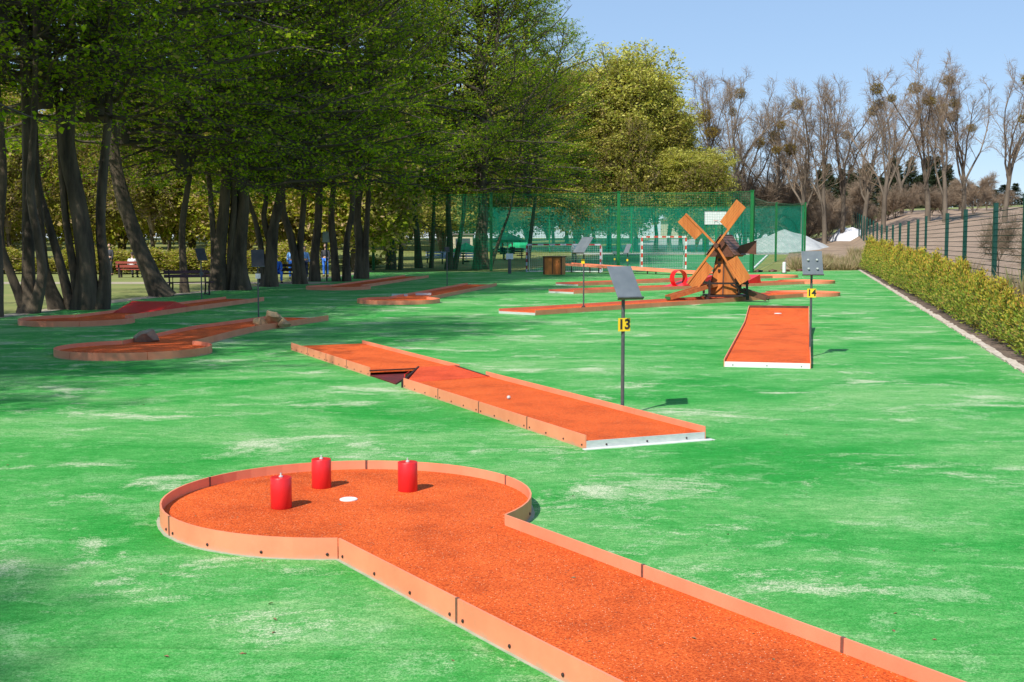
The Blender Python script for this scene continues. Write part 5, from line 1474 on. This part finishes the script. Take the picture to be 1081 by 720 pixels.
# kiosk and house
x = at(489, 100); g = gz(x, 100); kk = empty('kiosk', (x, 100, g), 0, 'small cream kiosk behind the net under the leftmost parasol', 'kiosk')
m = MB(); m.box(-.8, .8, -.6, .6, 0, 1.9); m.build('wall', WALLC, kk); m = MB(); m.box(-.95, .95, -.75, .75, 1.9, 2.0); m.build('roof', ROOFM, kk); m = MB(); m.box(-.6, .6, -.62, -.603, .95, 1.6); m.build('hatch', GLASSD, kk)
Y = 172; x = at(733, Y); g = gz(x, Y); hh = empty('house', (x, Y, g), .15, 'cream house with dark windows seen faintly through the green nets', 'house')
m = MB(); m.box(-4.2, 3.2, -3, 3, 0, 2.6); m.add([(-4.2, -3, 2.6), (3.2, -3, 2.6), (-.5, -3, 4.3), (-4.2, 3, 2.6), (3.2, 3, 2.6), (-.5, 3, 4.3)], [(0, 1, 2), (3, 5, 4), (0, 2, 5, 3), (1, 4, 5, 2), (0, 3, 4, 1)]); m.build('wall', WALLC, hh)
for sgn, x0_ in ((-1, -4.5), (1, 3.5)):
    m = MB(); vs = [(x0_, -3.4, 2.5), (-.5, -3.4, 4.45), (-.5, 3.4, 4.45), (x0_, 3.4, 2.5)]; m.add(vs + [(a, b_, c_ + .12) for a, b_, c_ in vs], [(0, 1, 2, 3), (4, 5, 6, 7), (0, 1, 5, 4), (1, 2, 6, 5), (2, 3, 7, 6), (3, 0, 4, 7)]); m.build('roof', ROOFM, hh)
for wx in (-2.9, -.9, 1.2):
    m = MB(); m.box(wx - .5, wx + .5, -3.03, -3.003, 1.0, 2.1); w_ = m.build('window', GLASSD, hh)
    m = MB(); m.box(wx - .56, wx - .50, -3.06, -3.0, .95, 2.15); m.box(wx + .50, wx + .56, -3.06, -3.0, .95, 2.15); m.box(wx - .5, wx + .5, -3.06, -3.0, 2.1, 2.16); m.build('frame', WHITEP, w_)

# ------------------------------------------------------------------ light and sky
EL, AZX, AZY = 46.0, .53, .85
w = bpy.data.worlds.new('World'); scene.world = w; w.use_nodes = True
nt = w.node_tree; nt.nodes.clear()
out = nt.nodes.new('ShaderNodeOutputWorld'); bg = nt.nodes.new('ShaderNodeBackground'); sky = nt.nodes.new('ShaderNodeTexSky')
sky.sky_type = 'NISHITA'; sky.sun_disc = False; sky.sun_elevation = R(EL); sky.sun_rotation = math.atan2(-AZX, -AZY); sky.air_density = 0.85; sky.dust_density = 0.0; sky.ozone_density = 2.0; sky.altitude = 50
bg.inputs[1].default_value = 0.13
sk = mixc(nt, 1.0, sky.outputs[0], (1.04, 1.0, 1.0), 'MULTIPLY'); sk = mixc(nt, 0.66, sk, (2.05, 3.2, 4.9)); nt.links.new(sk, bg.inputs[0]); nt.links.new(bg.outputs[0], out.inputs[0])
sd = bpy.data.lights.new('sun', 'SUN'); sd.energy = 4.6; sd.angle = R(.53); sd.color = (1, .955, .88)
so = bpy.data.objects.new('sun', sd); COL.objects.link(so)
ce = math.cos(R(EL)); k_ = math.hypot(AZX, AZY)
so.rotation_euler = Vector((AZX / k_ * ce, AZY / k_ * ce, -math.sin(R(EL)))).to_track_quat('-Z', 'Y').to_euler()
so.location = (-20, -30, 40)
scene.view_settings.view_transform = 'Standard'; scene.view_settings.look = 'None'; scene.view_settings.gamma = 1; scene.view_settings.exposure = 0.36
scene.view_settings.use_curve_mapping = False
scene.render.engine = 'CYCLES'
scene.cycles.use_denoising = True
scene.cycles.max_bounces = 6; scene.cycles.diffuse_bounces = 5; scene.cycles.transparent_max_bounces = 24; scene.cycles.transmission_bounces = 3; scene.cycles.glossy_bounces = 2
scene.cycles.sample_clamp_indirect = 6
